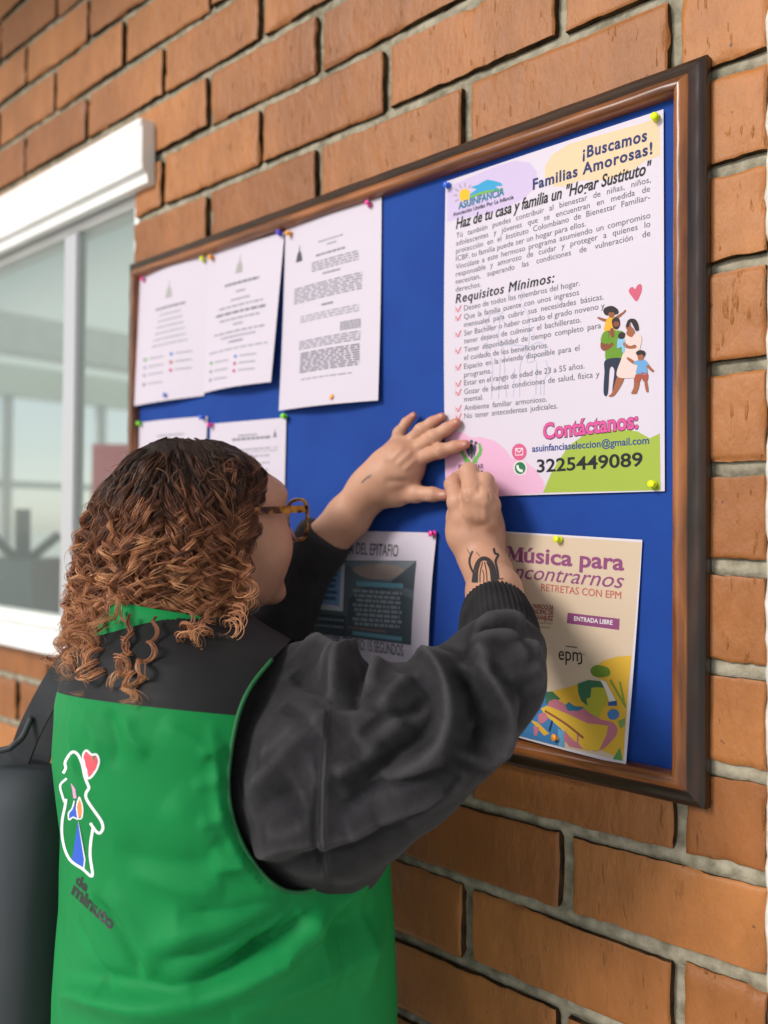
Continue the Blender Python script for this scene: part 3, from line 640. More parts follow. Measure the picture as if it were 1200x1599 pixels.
ep.poly('photo_panel', C4((480, 840), (612, 732), (604, 860), (560, 850)), '525D65', 4); ep.poly('photo_panel', C4((310, 900), (400, 830), (480, 850), (600, 900), (592, 1105), (300, 1065)), '56626A', 2)
ep.poly('photo_panel', C4((95, 1045), (120, 960), (300, 975), (300, 1068)), '4E585F', 3)
ep.poly('photo_panel', C4((164, 738), (292, 742), (286, 955), (150, 942)), 'ECECF2', 4); ep.poly('photo_panel', C4((184, 760), (276, 764), (270, 932), (172, 920)), '8FB6E2', 5)
for i, y in enumerate((790, 815, 840, 868, 895)): ep.line('panel_text', C4((196+3*(i % 2), y), (258-4*(i % 3), y+3)), .0048, '4E6E9C', 6)
ep.line('panel_text', C4((345, 832), (556, 842)), .0065, '74A9BB', 5); ep.line('panel_text', C4((330, 1050), (552, 1078)), .0055, '74A9BB', 5); ep.line('panel_text', C4((310, 1025), (480, 1045)), .0032, '8F7878', 5)
def dashes(P, name, p0, p1, wd, col, layer, seed):
    r = random.Random(seed); t = 0; p0, p1 = np.array(p0, float), np.array(p1, float)
    while t < 1:
        k = r.uniform(.05, .16); a, b = p0+(p1-p0)*t, p0+(p1-p0)*min(1, t+k); P.line(name, [a, b], wd, col, layer); t += k+.025
for i in range(8): dashes(ep, 'panel_text', c4(330+8*(i % 3), 862+21*i), c4(552-9*(i % 2), 876+21*i), .0042, '9DA6AC', 5, i)
for i in range(2): dashes(ep, 'panel_text', c4(160, 985+30*i), c4(290, 996+30*i), .0030, '9DA6AC', 5, 20+i); ep.poly('panel_text', circle(c4(140, 984+30*i), 2.6), 'ECECF2', 5)
ep.done()

# --- office notices
NG = 'white letter notices pinned on the board'
def notice(corners, label, bulge, lines, emblem, seed, bullets=()):
    p = Paper('notice', corners, label, 'notice', NG, bulge); q = np.array(corners, float)
    def uv(u, v): return (q[0]*(1-u)*(1-v)+q[1]*u*(1-v)+q[2]*u*v+q[3]*(1-u)*v)
    for k, (u0, u1, v, wd, c_) in enumerate(lines): dashes(p, 'typed_text', uv(u0, v), uv(u1, v), wd, c_, 2, seed*50+k)
    if emblem:
        u, v, s, c_ = emblem
        p.poly('emblem', [uv(u-s*.5, v+s*.62), uv(u-s*.32, v), uv(u-s*.1, v-s*.2), uv(u, v-s*.75), uv(u+s*.1, v-s*.2), uv(u+s*.32, v), uv(u+s*.5, v+s*.62)], c_, 2)
    for (u, v, c_) in bullets:
        p.poly('bullet#%g%g' % (u, v), circle(uv(u, v), 2.6), c_, 2); dashes(p, 'typed_text', uv(u+.06, v), uv(u+.28, v+.005), .0022, '9A98A4', 2, seed*90+int(v*100)+int(u*50))
    p.done(); return p
G1, G2, G3 = '9C9AA6', '83818D', 'AFADB9'
L1 = [(.3, .72, .30, .004, G2)]+[(.36-.02*i, .66+.02*i, .35+.045*i, .003, G3) for i in range(6)]
B1 = [(.16, .66, '5DAA55'), (.16, .72, 'A8A6C8'), (.16, .78, 'A8A6B2'), (.16, .85, '8E8C98'), (.55, .66, '5B8FD0'), (.55, .72, 'C06060'), (.55, .78, 'D05070')]
notice([(219, 434), (327, 399), (320, 618), (215, 635)], 'white parish notice at the top left corner of the board', lambda u, v: .001+.012*np.sin(math.pi*np.clip(u, 0, 1))*.5+.008*v*(1-u), L1, (.48, .17, .1, 'B9B6B4'), 1, B1)
L2 = [(.26, .72, .27, .0045, G2), (.42, .55, .33, .003, G1), (.36, .62, .385, .003, G1), (.2, .8, .43, .003, G1), (.16, .84, .475, .0042, G2), (.22, .78, .52, .003, G1), (.42, .56, .56, .003, G1), (.15, .85, .61, .003, G1), (.26, .74, .645, .003, G1), (.38, .58, .68, .003, G2), (.08, .92, .73, .003, G3)]
B2 = [(.12, .80, '5DAA55'), (.12, .86, '8E8C98'), (.12, .92, '8E8C98'), (.5, .79, '5B8FD0'), (.5, .84, 'C06060'), (.5, .89, 'D05070')]
notice([(326, 397), (446, 362), (434, 598), (320, 614)], 'white parish notice second from the left in the top row', lambda u, v: .0016+.010*np.sin(math.pi*u)*v+.012*v*u, L2, (.44, .14, .1, 'B4B1AE'), 2, B2)
L3 = [(.36, .62, .13, .0022, G1), (.45, .55, .155, .0022, G1), (.34, .64, .20, .003, G2)]+[(.3, .78, .235+.014*i, .0018, G2) for i in range(4)]+[(.42, .6, .305, .0028, G2)]+[(.12, .82, .35+.013*i, .0018, G2) for i in range(7)]+[(.42, .54, .47, .003, G2)]+[(.2, .8, .51+.014*i, .0018, G1) for i in range(3)]+[(.62, .82, .585+.012*i, .0022, G2) for i in range(4)]+[(.2, .82, .645+.013*i, .0018, G2) for i in range(4)]+[(.22, .82, .71+.0125*i, .0020, '6E6C78') for i in range(9)]+[(.24, .76, .85, .0018, G1)]
notice([(447, 359), (597, 308), (596, 626), (441, 642)], 'typed white letter with a small dark emblem third in the top row', lambda u, v: .001+.007*np.sin(math.pi*u)*(.3+v)+.006*v*v, L3, (.16, .16, .07, '55535E'), 3)
L4 = [(.3, .7, .12, .004, G3)]+[(.2, .8, .2+.05*i, .003, G3) for i in range(9)]
notice([(219, 660), (325, 650), (316, 860), (214, 862)], 'white notice in the lower row half hidden by the curly hair', lambda u, v: .001+.006*np.sin(math.pi*u), L4, None, 4)
notice([(330, 662), (448, 652), (443, 880), (322, 884)], 'white notice in the lower row right beside the forehead', lambda u, v: .001+.007*np.sin(math.pi*u)*v, [(.38, .62, .10, .003, G1), (.3, .8, .125, .004, G2)]+[(.1, .9, .20+.02*i, .0016, G3) for i in range(2)]+L4[1:], (.86, .10, .05, '8E8C98'), 5)

# ------------------------------------------------------------------ push pins
def pin_mesh(m):
    pr = [(0, -.010), (.0006, -.009), (.0007, 0), (.0042, 0), (.0044, .0008), (.0024, .0018), (.0021, .0050), (.0038, .0060), (.0042, .0068), (.0038, .0078), (0, .0082)]
    n = 16; V = [(r*math.cos(2*math.pi*k/n), r*math.sin(2*math.pi*k/n), z) for r, z in pr for k in range(n)]
    F = [[i*n+k, i*n+(k+1) % n, (i+1)*n+(k+1) % n, (i+1)*n+k] for i in range(len(pr)-1) for k in range(n)]
    return V, F
PINC = {'yellow': 'DDEB12', 'blue': '2C62D8', 'pink': 'F0429A', 'orange': 'F09A1E', 'green': '7ED62A', 'violet': '5A48C8'}
PM = {k: mat('pin_'+k, lin(v), .28, .5) for k, v in PINC.items()}
SM = mat('steel', (.6, .6, .6, 1), .3, .5, Metallic=1.)
PINS = [(701, 290, 'blue', 'blue push pin at the top left corner of the foster family poster', 0), (1025, 184, 'yellow', 'yellow push pin at the top right corner of the foster family poster', 0),
        (1021, 757, 'yellow', 'yellow push pin on the green patch of the foster family poster', 0), (875, 843, 'yellow', 'yellow push pin at the top of the cream concert poster', 0),
        (872, 1152, 'orange', 'orange push pin at the foot of the cream concert poster', .006), (679, 833, 'pink', 'pink push pin at the corner of the epitaph notice', 0),
        (226, 438, 'pink', 'pink push pin at the outer top corner of the leftmost notice', .001), (262, 617, 'blue', 'blue push pin at the foot of the leftmost notice', .006),
        (319, 407, 'yellow', 'yellow push pin where the two left notices meet', .001), (332, 403, 'orange', 'small orange push pin beside the yellow one between the left notices', .001),
        (375, 599, 'yellow', 'yellow push pin at the foot of the second notice', .007), (438, 365, 'violet', 'violet push pin at the upper right corner of the second notice', .002),
        (454, 365, 'orange', 'orange push pin at the upper left corner of the typed letter', .001), (578, 320, 'pink', 'pink push pin at the upper right corner of the typed letter', .001),
        (524, 622, 'orange', 'orange push pin at the foot of the typed letter', .007), (220, 662, 'green', 'green push pin at the far left of the lower row', .001),
        (318, 652, 'blue', 'blue push pin above the curly hair in the lower row', .001), (331, 664, 'pink', 'pink push pin above the curly hair in the lower row', .001),
        (446, 651, 'green', 'green push pin at the corner of the notice beside the forehead', .001), (733, 742, 'blue', 'push pin pressed in by the right fingertips', .001)]
pv, pf = pin_mesh(None); pme = {}
for (px, py, c_, lb, lift) in PINS:
    if c_ not in pme:
        o = mesh('push_pin', pv, pf, [PM[c_], SM], None, True, [1 if max(f) < 48 else 0 for f in pf]); pme[c_] = o.data
    else: o = link(bpy.data.objects.new('push_pin', pme[c_]))
    p = onY(px, py, PY-.004-lift); o.location = p
    d = Vector((random.uniform(-.35, .35), -1, random.uniform(-.1, .5))); o.rotation_euler = d.to_track_quat('Z', 'Y').to_euler()
    tag(o, lb, 'push pin', 'push pins on the board')
# ------------------------------------------------------------------ distance-field modelling
def smin(a, b, k):
    h = np.clip(.5+.5*(b-a)/k, 0, 1); return b*(1-h)+a*h-k*h*(1-h)
def smax(a, b, k): return -smin(-a, -b, k)
def cone(P, a, b, ra, rb):              # capsule whose radius runs from ra to rb
    a = np.asarray(a); b = np.asarray(b); ab = b-a; t = np.clip((P-a)@ab/(ab@ab+1e-12), 0, 1)
    return np.linalg.norm(P-a-t[:, None]*ab, axis=1)-(ra+(rb-ra)*t)
def chain(P, pts, rad, k=.01):
    d = None
    for i in range(len(pts)-1):
        c = cone(P, pts[i], pts[i+1], rad[i], rad[i+1]); d = c if d is None else smin(d, c, k)
    return d
def ell(P, c, r, M=None):
    q = P-np.asarray(c)
    if M is not None: q = q@M.T
    r = np.asarray(r); k0 = np.linalg.norm(q/r, axis=1); k1 = np.linalg.norm(q/(r*r), axis=1)
    return k0*(k0-1)/(k1+1e-9)
def nets(f, lo, hi, h):                 # naive surface nets
    lo = np.asarray(lo); n = np.ceil((np.asarray(hi)-lo)/h).astype(int)+1
    ax = [lo[i]+h*np.arange(n[i]) for i in range(3)]
    D = np.empty(n)
    for i in range(0, n[0], 24):
        X, Y, Z = np.meshgrid(ax[0][i:i+24], ax[1], ax[2], indexing='ij')
        D[i:i+24] = f(np.stack([X, Y, Z], -1).reshape(-1, 3)).reshape(X.shape)
    S = D < 0; m = tuple(k-1 for k in n)
    acc = np.zeros(m+(3,)); cnt = np.zeros(m)
    cor = [(a, b, c) for a in (0, 1) for b in (0, 1) for c in (0, 1)]
    sl = lambda c: tuple(slice(c[i], c[i]+m[i]) for i in range(3))
    for a in cor:
        for ax_ in range(3):
            if a[ax_]: continue
            b = list(a); b[ax_] = 1
            da, db = D[sl(a)], D[sl(b)]; cr = (da < 0) != (db < 0); t = np.where(cr, da/(da-db+1e-20), 0)
            for q in range(3): acc[..., q] += np.where(cr, a[q]+(t if q == ax_ else 0), 0)
            cnt += cr
    act = cnt > 0; idx = -np.ones(m, int); idx[act] = np.arange(act.sum())
    V = np.argwhere(act)*h+lo+acc[act]/cnt[act][:, None]*h
    F = []
    for ax_ in range(3):
        o1, o2 = [(1, 2), (2, 0), (0, 1)][ax_]
        s0 = [slice(0, n[i]) for i in range(3)]; s0[ax_] = slice(0, n[ax_]-1); s1 = list(s0); s1[ax_] = slice(1, n[ax_])
        A, B = S[tuple(s0)], S[tuple(s1)]; E = np.argwhere(A != B); sg = A[tuple(E.T)]
        ok = (E[:, o1] > 0) & (E[:, o2] > 0) & (E[:, o1] < n[o1]-1) & (E[:, o2] < n[o2]-1); E, sg = E[ok], sg[ok]
        def g(d1, d2):
            q = E.copy(); q[:, o1] -= d1; q[:, o2] -= d2; return idx[tuple(q.T)]
        Q = np.stack([g(1, 1), g(0, 1), g(0, 0), g(1, 0)], -1); Q[~sg] = Q[~sg][:, ::-1]; F.append(Q)
    F = np.concatenate(F); F = F[(F >= 0).all(1)]
    return V, F
def normals(V, F):
    n = np.cross(V[F[:, 2]]-V[F[:, 0]], V[F[:, 3]]-V[F[:, 1]]); N = np.zeros_like(V)
    for k in range(4): np.add.at(N, F[:, k], n)
    return N/(np.linalg.norm(N, axis=1)[:, None]+1e-12)
def relax(V, F, it, lam=.5):
    E = np.concatenate([F[:, [0, 1]], F[:, [1, 2]], F[:, [2, 3]], F[:, [3, 0]]])
    c = np.bincount(E.ravel(), minlength=len(V))[:, None]
    for _ in range(it):
        s = np.zeros_like(V); np.add.at(s, E[:, 0], V[E[:, 1]]); np.add.at(s, E[:, 1], V[E[:, 0]]); V = V+lam*(s/np.maximum(c, 1)-V)
    return V
def polydist(V, L):                     # distance to a polyline, and how far along it
    best = np.full(len(V), 9.); tt = np.zeros(len(V)); n = len(L)-1
    for i in range(n):
        a, b = L[i], L[i+1]; ab = b-a; t = np.clip((V-a)@ab/(ab@ab+1e-12), 0, 1); d = np.linalg.norm(V-a-t[:, None]*ab, axis=1)
        m = d < best; best[m] = d[m]; tt[m] = (i+t[m])/n
    return best, tt
class Skin:                             # a surface that photo pixels can be dropped on
    def __init__(s, V, F): s.V, s.F = V, F; s.re()
    def re(s): s.t = BVHTree.FromPolygons(s.V.tolist(), s.F.tolist())
    def hit(s, px, py):
        d = Vector(ray(px, py)).normalized(); r = s.t.ray_cast(Vector(CAM), d)
        return (np.array(r[0]), np.array(r[1])) if r[0] is not None else (None, None)
    def drop(s, pts, n=0):
        if n: pts = smooth_line(np.array(pts, float), n)
        return np.array([h for h in (s.hit(*p)[0] for p in pts) if h is not None])
    def fold(s, strokes, gain=1., power=2.):      # (pixels, height, width[, valley]) : rounded ridges or creases along strokes
        N = normals(s.V, s.F); D = np.zeros(len(s.V))
        for st in strokes:
            L = s.drop(st[0], 14)
            if len(L) < 3: continue
            lo, hi = L.min(0)-st[2]*4, L.max(0)+st[2]*4
            m = np.where(((s.V > lo) & (s.V < hi)).all(1))[0]
            d, t = polydist(s.V[m], L); taper = np.clip(np.minimum(t, 1-t)*5, 0, 1)**.7
            g = np.exp(-(d/(st[2]*.85))**power)
            if len(st) > 3: g = g-st[3]*np.exp(-(d/(st[2]*2.2))**2)
            D[m] += st[1]*taper*g*gain
        s.V = s.V+N*D[:, None]; s.re()
def decal(skin, name, shapes, parent, off=.0006, step=3.0):
    # shapes: (outline in pixels or (line, width px), material); laid on the surface
    b = MB(); ms = []
    for sh, m in shapes:
        if m not in ms: ms.append(m)
        if isinstance(sh, tuple) and len(sh) == 3: V2, F = sh[0], sh[1]
        elif isinstance(sh, tuple): V2, F = stroke(np.array(sh[0], float), sh[1])
        else: V2, F = cdt(np.array(sh, float), step)
        P = []; ok = []
        for v in V2:
            h, n = skin.hit(*v); ok.append(h is not None); P.append(h+n*off if h is not None else np.zeros(3))
        P = np.array(P); F = [f for f in F if all(ok[i] for i in f) and max(np.linalg.norm(P[f[i]]-P[f[i-1]]) for i in range(len(f))) < .05]
        if F: b.add(P, F, ms.index(m))
    return b.build(name, ms, parent, True)

# ------------------------------------------------------------------ the person
def unit(v): return np.asarray(v, float)/np.linalg.norm(v)
F2 = unit([FW[0], FW[1], 0]); R2 = unit([RT[0], RT[1], 0]); ZU = np.array([0, 0, 1.])
th = math.radians(62); BF = math.cos(th)*F2+math.sin(th)*R2; BR = math.cos(th)*R2-math.sin(th)*F2   # body's forward and right
TC = at(337, 1300, 1.035); TC = np.array([TC[0], TC[1], 0])
SEC = np.array([  # z, half width, back depth, front depth, shift forward
    (.74, .208, .165, .190, .00), (.86, .214, .172, .198, .00), (.96, .214, .170, .200, -.002), (1.06, .208, .162, .196, -.004), (1.15, .206, .160, .190, -.004), (1.23, .205, .168, .178, -.006),
    (1.29, .200, .168, .160, -.006), (1.335, .182, .156, .132, -.010), (1.365, .154, .130, .104, -.022), (1.385, .116, .096, .080, -.034), (1.405, .074, .070, .064, -.042), (1.43, .056, .058, .056, -.036)])
def torso(P, off=0.):
    q = P-TC; x = q@BR; y = q@BF; z = P[:, 2]
    g = [np.interp(z, SEC[:, 0], SEC[:, i]) for i in range(1, 5)]
    y = y-g[3]; a = g[0]; b = np.where(y > 0, g[2], g[1]); e = 2.35
    rho = (np.abs(x/a)**e+np.abs(y/b)**e)**(1/e)
    d = (rho-1)*np.minimum(a, b)*.9
    return smax(d-off, z-1.425-off, .02)
sh_R = [at(478, 1200, .945), at(525, 1203, .905), at(620, 1166, .875), at(705, 1126, .86), at(766, 1060, .862), at(784, 1018, .900)]
rr_R = [.104, .102, .080, .058, .049, .046]
NB = TC+BF*.03
sh_L0 = TC-BR*.17+BF*.02+ZU*1.33
sh_L = [sh_L0, sh_L0*.45+at(400, 1040, 1.27)*.55-ZU*.02, at(400, 1040, 1.285), at(446, 950, 1.275), at(503, 846, 1.245), at(511, 834, 1.24)]
rr_L = [.085, .072, .054, .0455, .0365, .0355]
def sweater(P):
    d = torso(P, -.020)
    d = smin(d, smin(chain(P, sh_R, rr_R, .02), cone(P, at(484, 1124, .955), at(486, 1285, .955), .086, .094), .02), .014); d = smin(d, chain(P, sh_L, rr_L, .02), .03)
    # open cuff end on the left forearm
    ax = unit(sh_L[5]-sh_L[3]); d = np.where(((P-sh_L[5])@ax > -.05) & (np.linalg.norm(P-sh_L[5], axis=1) < .12), smax(d, (P-sh_L[5])@ax-.004, .006), d)
    ax = unit(at(774, 950, .975)-sh_R[5]); d = np.where(np.linalg.norm(P-sh_R[5], axis=1) < .09, smax(d, (P-sh_R[5])@ax-.010, .012), d)
    return d
bb = lambda pts, m: (np.min(pts, 0)-m, np.max(pts, 0)+m)
allp = np.array([TC+BR*a+BF*b+ZU*z for a in (-.2, .2) for b in (-.16, .2) for z in (.80, 1.40)]+sh_R+sh_L)
lo, hi = bb(allp, .13); lo[2] = .80
V, F = nets(sweater, lo, hi, .0036); V = relax(V, F, 3)
SW = Skin(V, F)
# sleeve folds, drawn from the photograph: (stroke, height, width)
SW.fold([
    ([(505, 1150), (500, 1230), (497, 1300), (502, 1360)], -.004, .004),            # drop-shoulder seam
    ([(512, 1110), (509, 1200), (506, 1300), (510, 1370)], .0035, .006),
    ([(385, 1240), (430, 1200), (480, 1150), (515, 1112)], .010, .020), ([(400, 1330), (450, 1310), (520, 1300), (590, 1280)], .012, .022),
    ([(400, 1270), (450, 1240), (495, 1215)], -.006, .018),
    ([(520, 1100), (535, 1050), (550, 1020), (562, 1012)], .016, .014), ([(580, 1090), (590, 1045), (598, 1022)], .013, .011),
    ([(470, 1010), (500, 1020), (515, 1045), (500, 1070)], .014, .014), ([(455, 1050), (490, 1070), (520, 1090)], -.007, .010),
    ([(545, 1110), (560, 1060), (572, 1020)], -.012, .012),
    ([(640, 1035), (680, 1035), (696, 1060), (700, 1110), (690, 1150), (660, 1185), (600, 1225)], .017, .015),
    ([(650, 1060), (672, 1080), (676, 1120), (655, 1160), (600, 1190), (545, 1240)], -.014, .016),
    ([(730, 1020), (768, 1060), (790, 1110), (778, 1160), (750, 1200)], .013, .015), ([(700, 1030), (742, 1080), (755, 1130), (735, 1180)], -.012, .014),
    ([(735, 1005), (775, 1000), (815, 1010), (838, 1035)], .010, .012), ([(740, 985), (790, 975), (820, 985)], .010, .010), ([(745, 995), (790, 988), (830, 1010)], -.007, .008),
    ([(540, 1290), (620, 1265), (690, 1235), (730, 1200)], .008, .014), ([(430, 1350), (500, 1330), (560, 1315), (640, 1285)], -.007, .012),
    ([(800, 1010), (830, 1050), (838, 1080)], .007, .012), ([(800, 1060), (815, 1100), (800, 1140)], -.006, .012),
    ([(560, 1150), (600, 1120), (640, 1110), (665, 1085)], -.006, .006), ([(530, 1260), (580, 1235), (640, 1215), (700, 1190)], -.005, .006), ([(525, 1210), (565, 1190), (600, 1165)], .005, .007),
    ([(610, 1290), (660, 1262), (720, 1205)], -.005, .006), ([(715, 1045), (735, 1085), (740, 1130)], -.006, .006), ([(760, 1030), (785, 1060), (800, 1090)], -.005, .006), ([(690, 1015), (720, 1022), (745, 1040)], -.006, .006),
    ([(440, 1100), (470, 1120), (495, 1150)], -.005, .008), ([(410, 1180), (440, 1165), (470, 1140)], .005, .010), ([(420, 1290), (450, 1290), (490, 1275)], .004, .010), ([(745, 1010), (760, 1030), (770, 1050)], .005, .006), ([(800, 1000), (815, 1020), (822, 1045)], -.005, .006),
    ([(590, 1110), (620, 1080), (640, 1060)], .007, .014), ([(560, 1180), (600, 1150), (630, 1120)], .006, .02), ([(460, 1240), (490, 1225), (560, 1180)], .005, .02),
], 1.65, 1.25)
SW.V = relax(SW.V, F, 1)
q = SW.V; SW.V = q+normals(q, F)*(vnoise(q, 18, 3)*.0022+vnoise(q, 45, 4)*.0010)[:, None]; SW.re()

M_sweat = noise_mat('washed_black_fleece', (.008, .0078, .009), (.029, .0275, .031), 9, .92, .4, 420, .08, dist=.0012, lo=.3, hi=.75, **{'Sheen Weight': .06, 'Sheen Roughness': .5})
t = NT(M_sweat); gp = t.n('NewGeometry'); rp_ = t.n('ValToRGB'); rp_.color_ramp.elements[0].position = .495; rp_.color_ramp.elements[1].position = .56   # wash-worn ridges
n2_ = t.n('TexNoise', Scale=38, Detail=7, Roughness=.7); tc_ = t.n('TexCoord'); t.l(tc_.outputs['Object'], n2_.inputs['Vector']); r2_ = t.n('ValToRGB'); r2_.color_ramp.elements[0].position = .42; r2_.color_ramp.elements[1].position = .75; r2_.color_ramp.elements[1].color = (.22, .22, .22, 1)
mv = t.n('MixRGB'); mv.inputs[2].default_value = (.070, .066, .071, 1); s0_ = t.b.inputs['Base Color'].links[0].from_socket; t.l(n2_.outputs['Fac'], r2_.inputs[0]); t.l(r2_.outputs[0], mv.inputs[0]); t.l(s0_, mv.inputs[1]); t.l(mv.outputs[0], t.b.inputs['Base Color'])
mw = t.n('MixRGB'); mw.inputs[2].default_value = (.050, .047, .051, 1); src = t.b.inputs['Base Color'].links[0].from_socket
t.l(gp.outputs['Pointiness'], rp_.inputs[0]); t.l(rp_.outputs[0], mw.inputs[0]); t.l(src, mw.inputs[1]); t.l(mw.outputs[0], t.b.inputs['Base Color'])
M_vest = noise_mat('green_nylon', (.006, .190, .046), (.010, .225, .060), 5, .62, .10, 900, .12, dist=.0006  )
def creases(m, sc_, dist, strength, stretch):            # fine sharp wrinkles in the cloth
    t = NT(m); tc = t.n('TexCoord'); mp = t.n('Mapping'); mp.inputs['Scale'].default_value = stretch; mp.inputs['Rotation'].default_value = (.3, .5, .7); t.l(tc.outputs['Object'], mp.inputs[0])
    nz = t.n('TexNoise', Scale=sc_, Detail=3, Distortion=.8); nz.noise_type = 'RIDGED_MULTIFRACTAL'; t.l(mp.outputs[0], nz.inputs['Vector'])
    bp = t.n('Bump', Strength=strength, Distance=dist); t.l(nz.outputs['Fac'], bp.inputs['Height'])
    old = t.b.inputs['Normal'].links[0].from_socket; t.l(old, bp.inputs['Normal']); t.l(bp.outputs[0], t.b.inputs['Normal'])
creases(M_sweat, 9, .0035, .5, (1, 1, 1.7)); creases(M_vest, 7, .0022, .45, (1, 1, 1.5))
M_yoke = noise_mat('black_nylon', (.009, .009, .010), (.014, .014, .016), 8, .6, .08, 700, .2, dist=.0006)
M_bind = mat('green_binding', (.006, .11, .03, 1), .7)
skin_m = noise_mat('skin', (.44, .225, .145), (.54, .290, .195), 22, .52, .12, 320, .35, dist=.0006, lo=.3, hi=.7)
skin_m.node_tree.nodes['Principled BSDF'].inputs['Subsurface Weight'].default_value = .12
skin_m.node_tree.nodes['Principled BSDF'].inputs['Subsurface Radius'].default_value = (.010, .004, .002)
skin_m.node_tree.nodes['Principled BSDF'].inputs['Subsurface Scale'].default_value = .5

# ---- vest: a shell just outside the sweater, open at neck and armholes
def vest_f(P):
    return torso(P, .004)
lo = TC-.27; hi = TC+.27; lo[2] = .70; hi[2] = 1.44
V, F = nets(vest_f, lo, hi, .0042); V = relax(V, F, 2)
VS = Skin(V, F)
VS.fold([
    ([(75, 1560), (130, 1545), (230, 1560), (330, 1540), (440, 1490), (520, 1440)], .014, .022),
    ([(95, 1520), (180, 1535), (270, 1545), (330, 1525), (420, 1470), (470, 1430)], -.012, .014),
    ([(230, 1480), (320, 1445), (400, 1415), (470, 1395)], .007, .018), ([(280, 1430), (350, 1425), (420, 1405), (470, 1395)], -.006, .010),
    ([(300, 1545), (380, 1505), (440, 1460), (490, 1410)], -.007, .007), ([(150, 1400), (190, 1470), (220, 1530)], -.006, .009), ([(170, 1380), (215, 1450), (245, 1520)], .004, .012),
    ([(330, 1330), (390, 1360), (440, 1392)], .005, .014), ([(180, 1330), (260, 1350), (340, 1345)], -.003, .018),
    ([(400, 1470), (470, 1440), (540, 1400), (590, 1350)], .006, .016), ([(440, 1500), (510, 1460), (580, 1420)], -.005, .014), ([(360, 1580), (450, 1550), (550, 1500), (600, 1460)], .006, .02),
    ([(130, 1110), (150, 1150), (155, 1200)], .003, .010), ([(165, 1110), (178, 1150), (180, 1200)], -.003, .008), ([(200, 1115), (205, 1150), (230, 1180)], .003, .009), ([(105, 1110), (118, 1160), (122, 1210)], .003, .009),
    ([(250, 1130), (300, 1160), (330, 1180)], .003, .012), ([(260, 1250), (310, 1290), (350, 1310)], .003, .02),
    ([(537, 1400), (532, 1480), (530, 1560)], -.002, .003),
    ([(455, 1400), (400, 1440), (330, 1478), (250, 1500)], -.004, .006), ([(470, 1400), (430, 1450), (390, 1490), (350, 1530)], -.003, .005), ([(120, 1440), (150, 1500), (175, 1550)], -.003, .006),
    ([(200, 1360), (280, 1385), (350, 1390)], .003, .012), ([(480, 1420), (500, 1480), (505, 1540)], .003, .010), ([(555, 1400), (570, 1470), (575, 1550)], .003, .012),
    ([(352, 1160), (335, 1175), (310, 1180)], .0025, .006), ([(350, 1210), (330, 1222), (300, 1225)], .0022, .006), ([(358, 1265), (335, 1280), (310, 1285)], .0025, .006), ([(385, 1338), (360, 1352), (330, 1358)], .0025, .006),
    ([(330, 1125), (338, 1200), (345, 1270), (375, 1340), (420, 1390)], .0025, .006),
], 1.9, 1.5)
q = VS.V; VS.V = q+normals(q, F)*(vnoise(q, 12, 5)*.0022+vnoise(q*np.array([1, 1, .6]), 30, 6)*.0016)[:, None]; VS.re()
def project(P):
    v = P-CAM; d = v@FW; return np.stack([600+FPX*(v@RT)/d, 799.5-FPX*(v@UP)/d], -1)
def inside(P, poly):
    x, y = P[:, 0], P[:, 1]; r = np.zeros(len(P), bool); n = len(poly)
    for i in range(n):
        (x1, y1), (x2, y2) = poly[i], poly[(i+1) % n]
        c = ((y1 > y) != (y2 > y)) & (x < (x2-x1)*(y-y1)/(y2-y1+1e-12)+x1); r ^= c
    return r
ARM = [(470, 985), (425, 1030), (392, 1072), (372, 1118), (360, 1180), (357, 1235), (366, 1285), (388, 1335), (420, 1375), (452, 1392), (490, 1388), (530, 1350), (560, 1250), (560, 1100), (530, 1000)]
N_ = normals(VS.V, VS.F); toC = ((CAM-VS.V)*N_).sum(1) > -.02
pr_ = project(VS.V); q = VS.V-TC
xr, yf = q@BR, q@BF
hole = inside(pr_, ARM) & (xr > .02) & toC
# the far armhole mirrors the near one
holeL = (((yf-.03)/.105)**2+((VS.V[:, 2]-1.25)/.125)**2 < 1) & (xr < -.10)
neck = VS.V[:, 2] > 1.402
hem = VS.V[:, 2] < .80
gone = hole | holeL | neck | hem
keep = ~gone[VS.F].any(1); Fk = VS.F[keep]
_al = VS.drop(ARM, 160); _e = np.sort(np.concatenate([Fk[:, [0, 1]], Fk[:, [1, 2]], Fk[:, [2, 3]], Fk[:, [3, 0]]]), axis=1)      # draw the cut edge onto the armhole line
_u, _n = np.unique(_e, axis=0, return_counts=True); _bv = np.unique(_u[_n == 1])
_dd = np.linalg.norm(VS.V[_bv][:, None]-_al[None], axis=2); _k = _dd.argmin(1); _m = (_dd.min(1) < .011) & (xr[_bv] > .0)
VS.V[_bv[_m]] = _al[_k[_m]]
_y3 = [VS.hit(*p_)[0] for p_ in ((108, 1086), (235, 1104), (366, 1117))]; YK = unit(np.cross(_y3[1]-_y3[0], _y3[2]-_y3[0])); yk0 = _y3[1]; print('yoke plane', YK)
if YK[2] < 0: YK = -YK
def split(V, F, n, p):                  # two sheets either side of a plane, with a clean cut
    out = []
    for sgn in (1, -1):
        bm = bmesh.new(); vs = [bm.verts.new(v) for v in V]
        for f in F: bm.faces.new([vs[i] for i in f])
        bmesh.ops.bisect_plane(bm, geom=bm.verts[:]+bm.edges[:]+bm.faces[:], dist=1e-6, plane_co=Vector(p), plane_no=Vector(n*sgn), clear_inner=True)
        bmesh.ops.delete(bm, geom=[v for v in bm.verts if not v.link_faces], context='VERTS')
        bm.verts.index_update(); out.append(([v.co[:] for v in bm.verts], [[v.index for v in f.verts] for f in bm.faces])); bm.free()
    return out
top_, low_ = split(VS.V, Fk, YK, yk0)

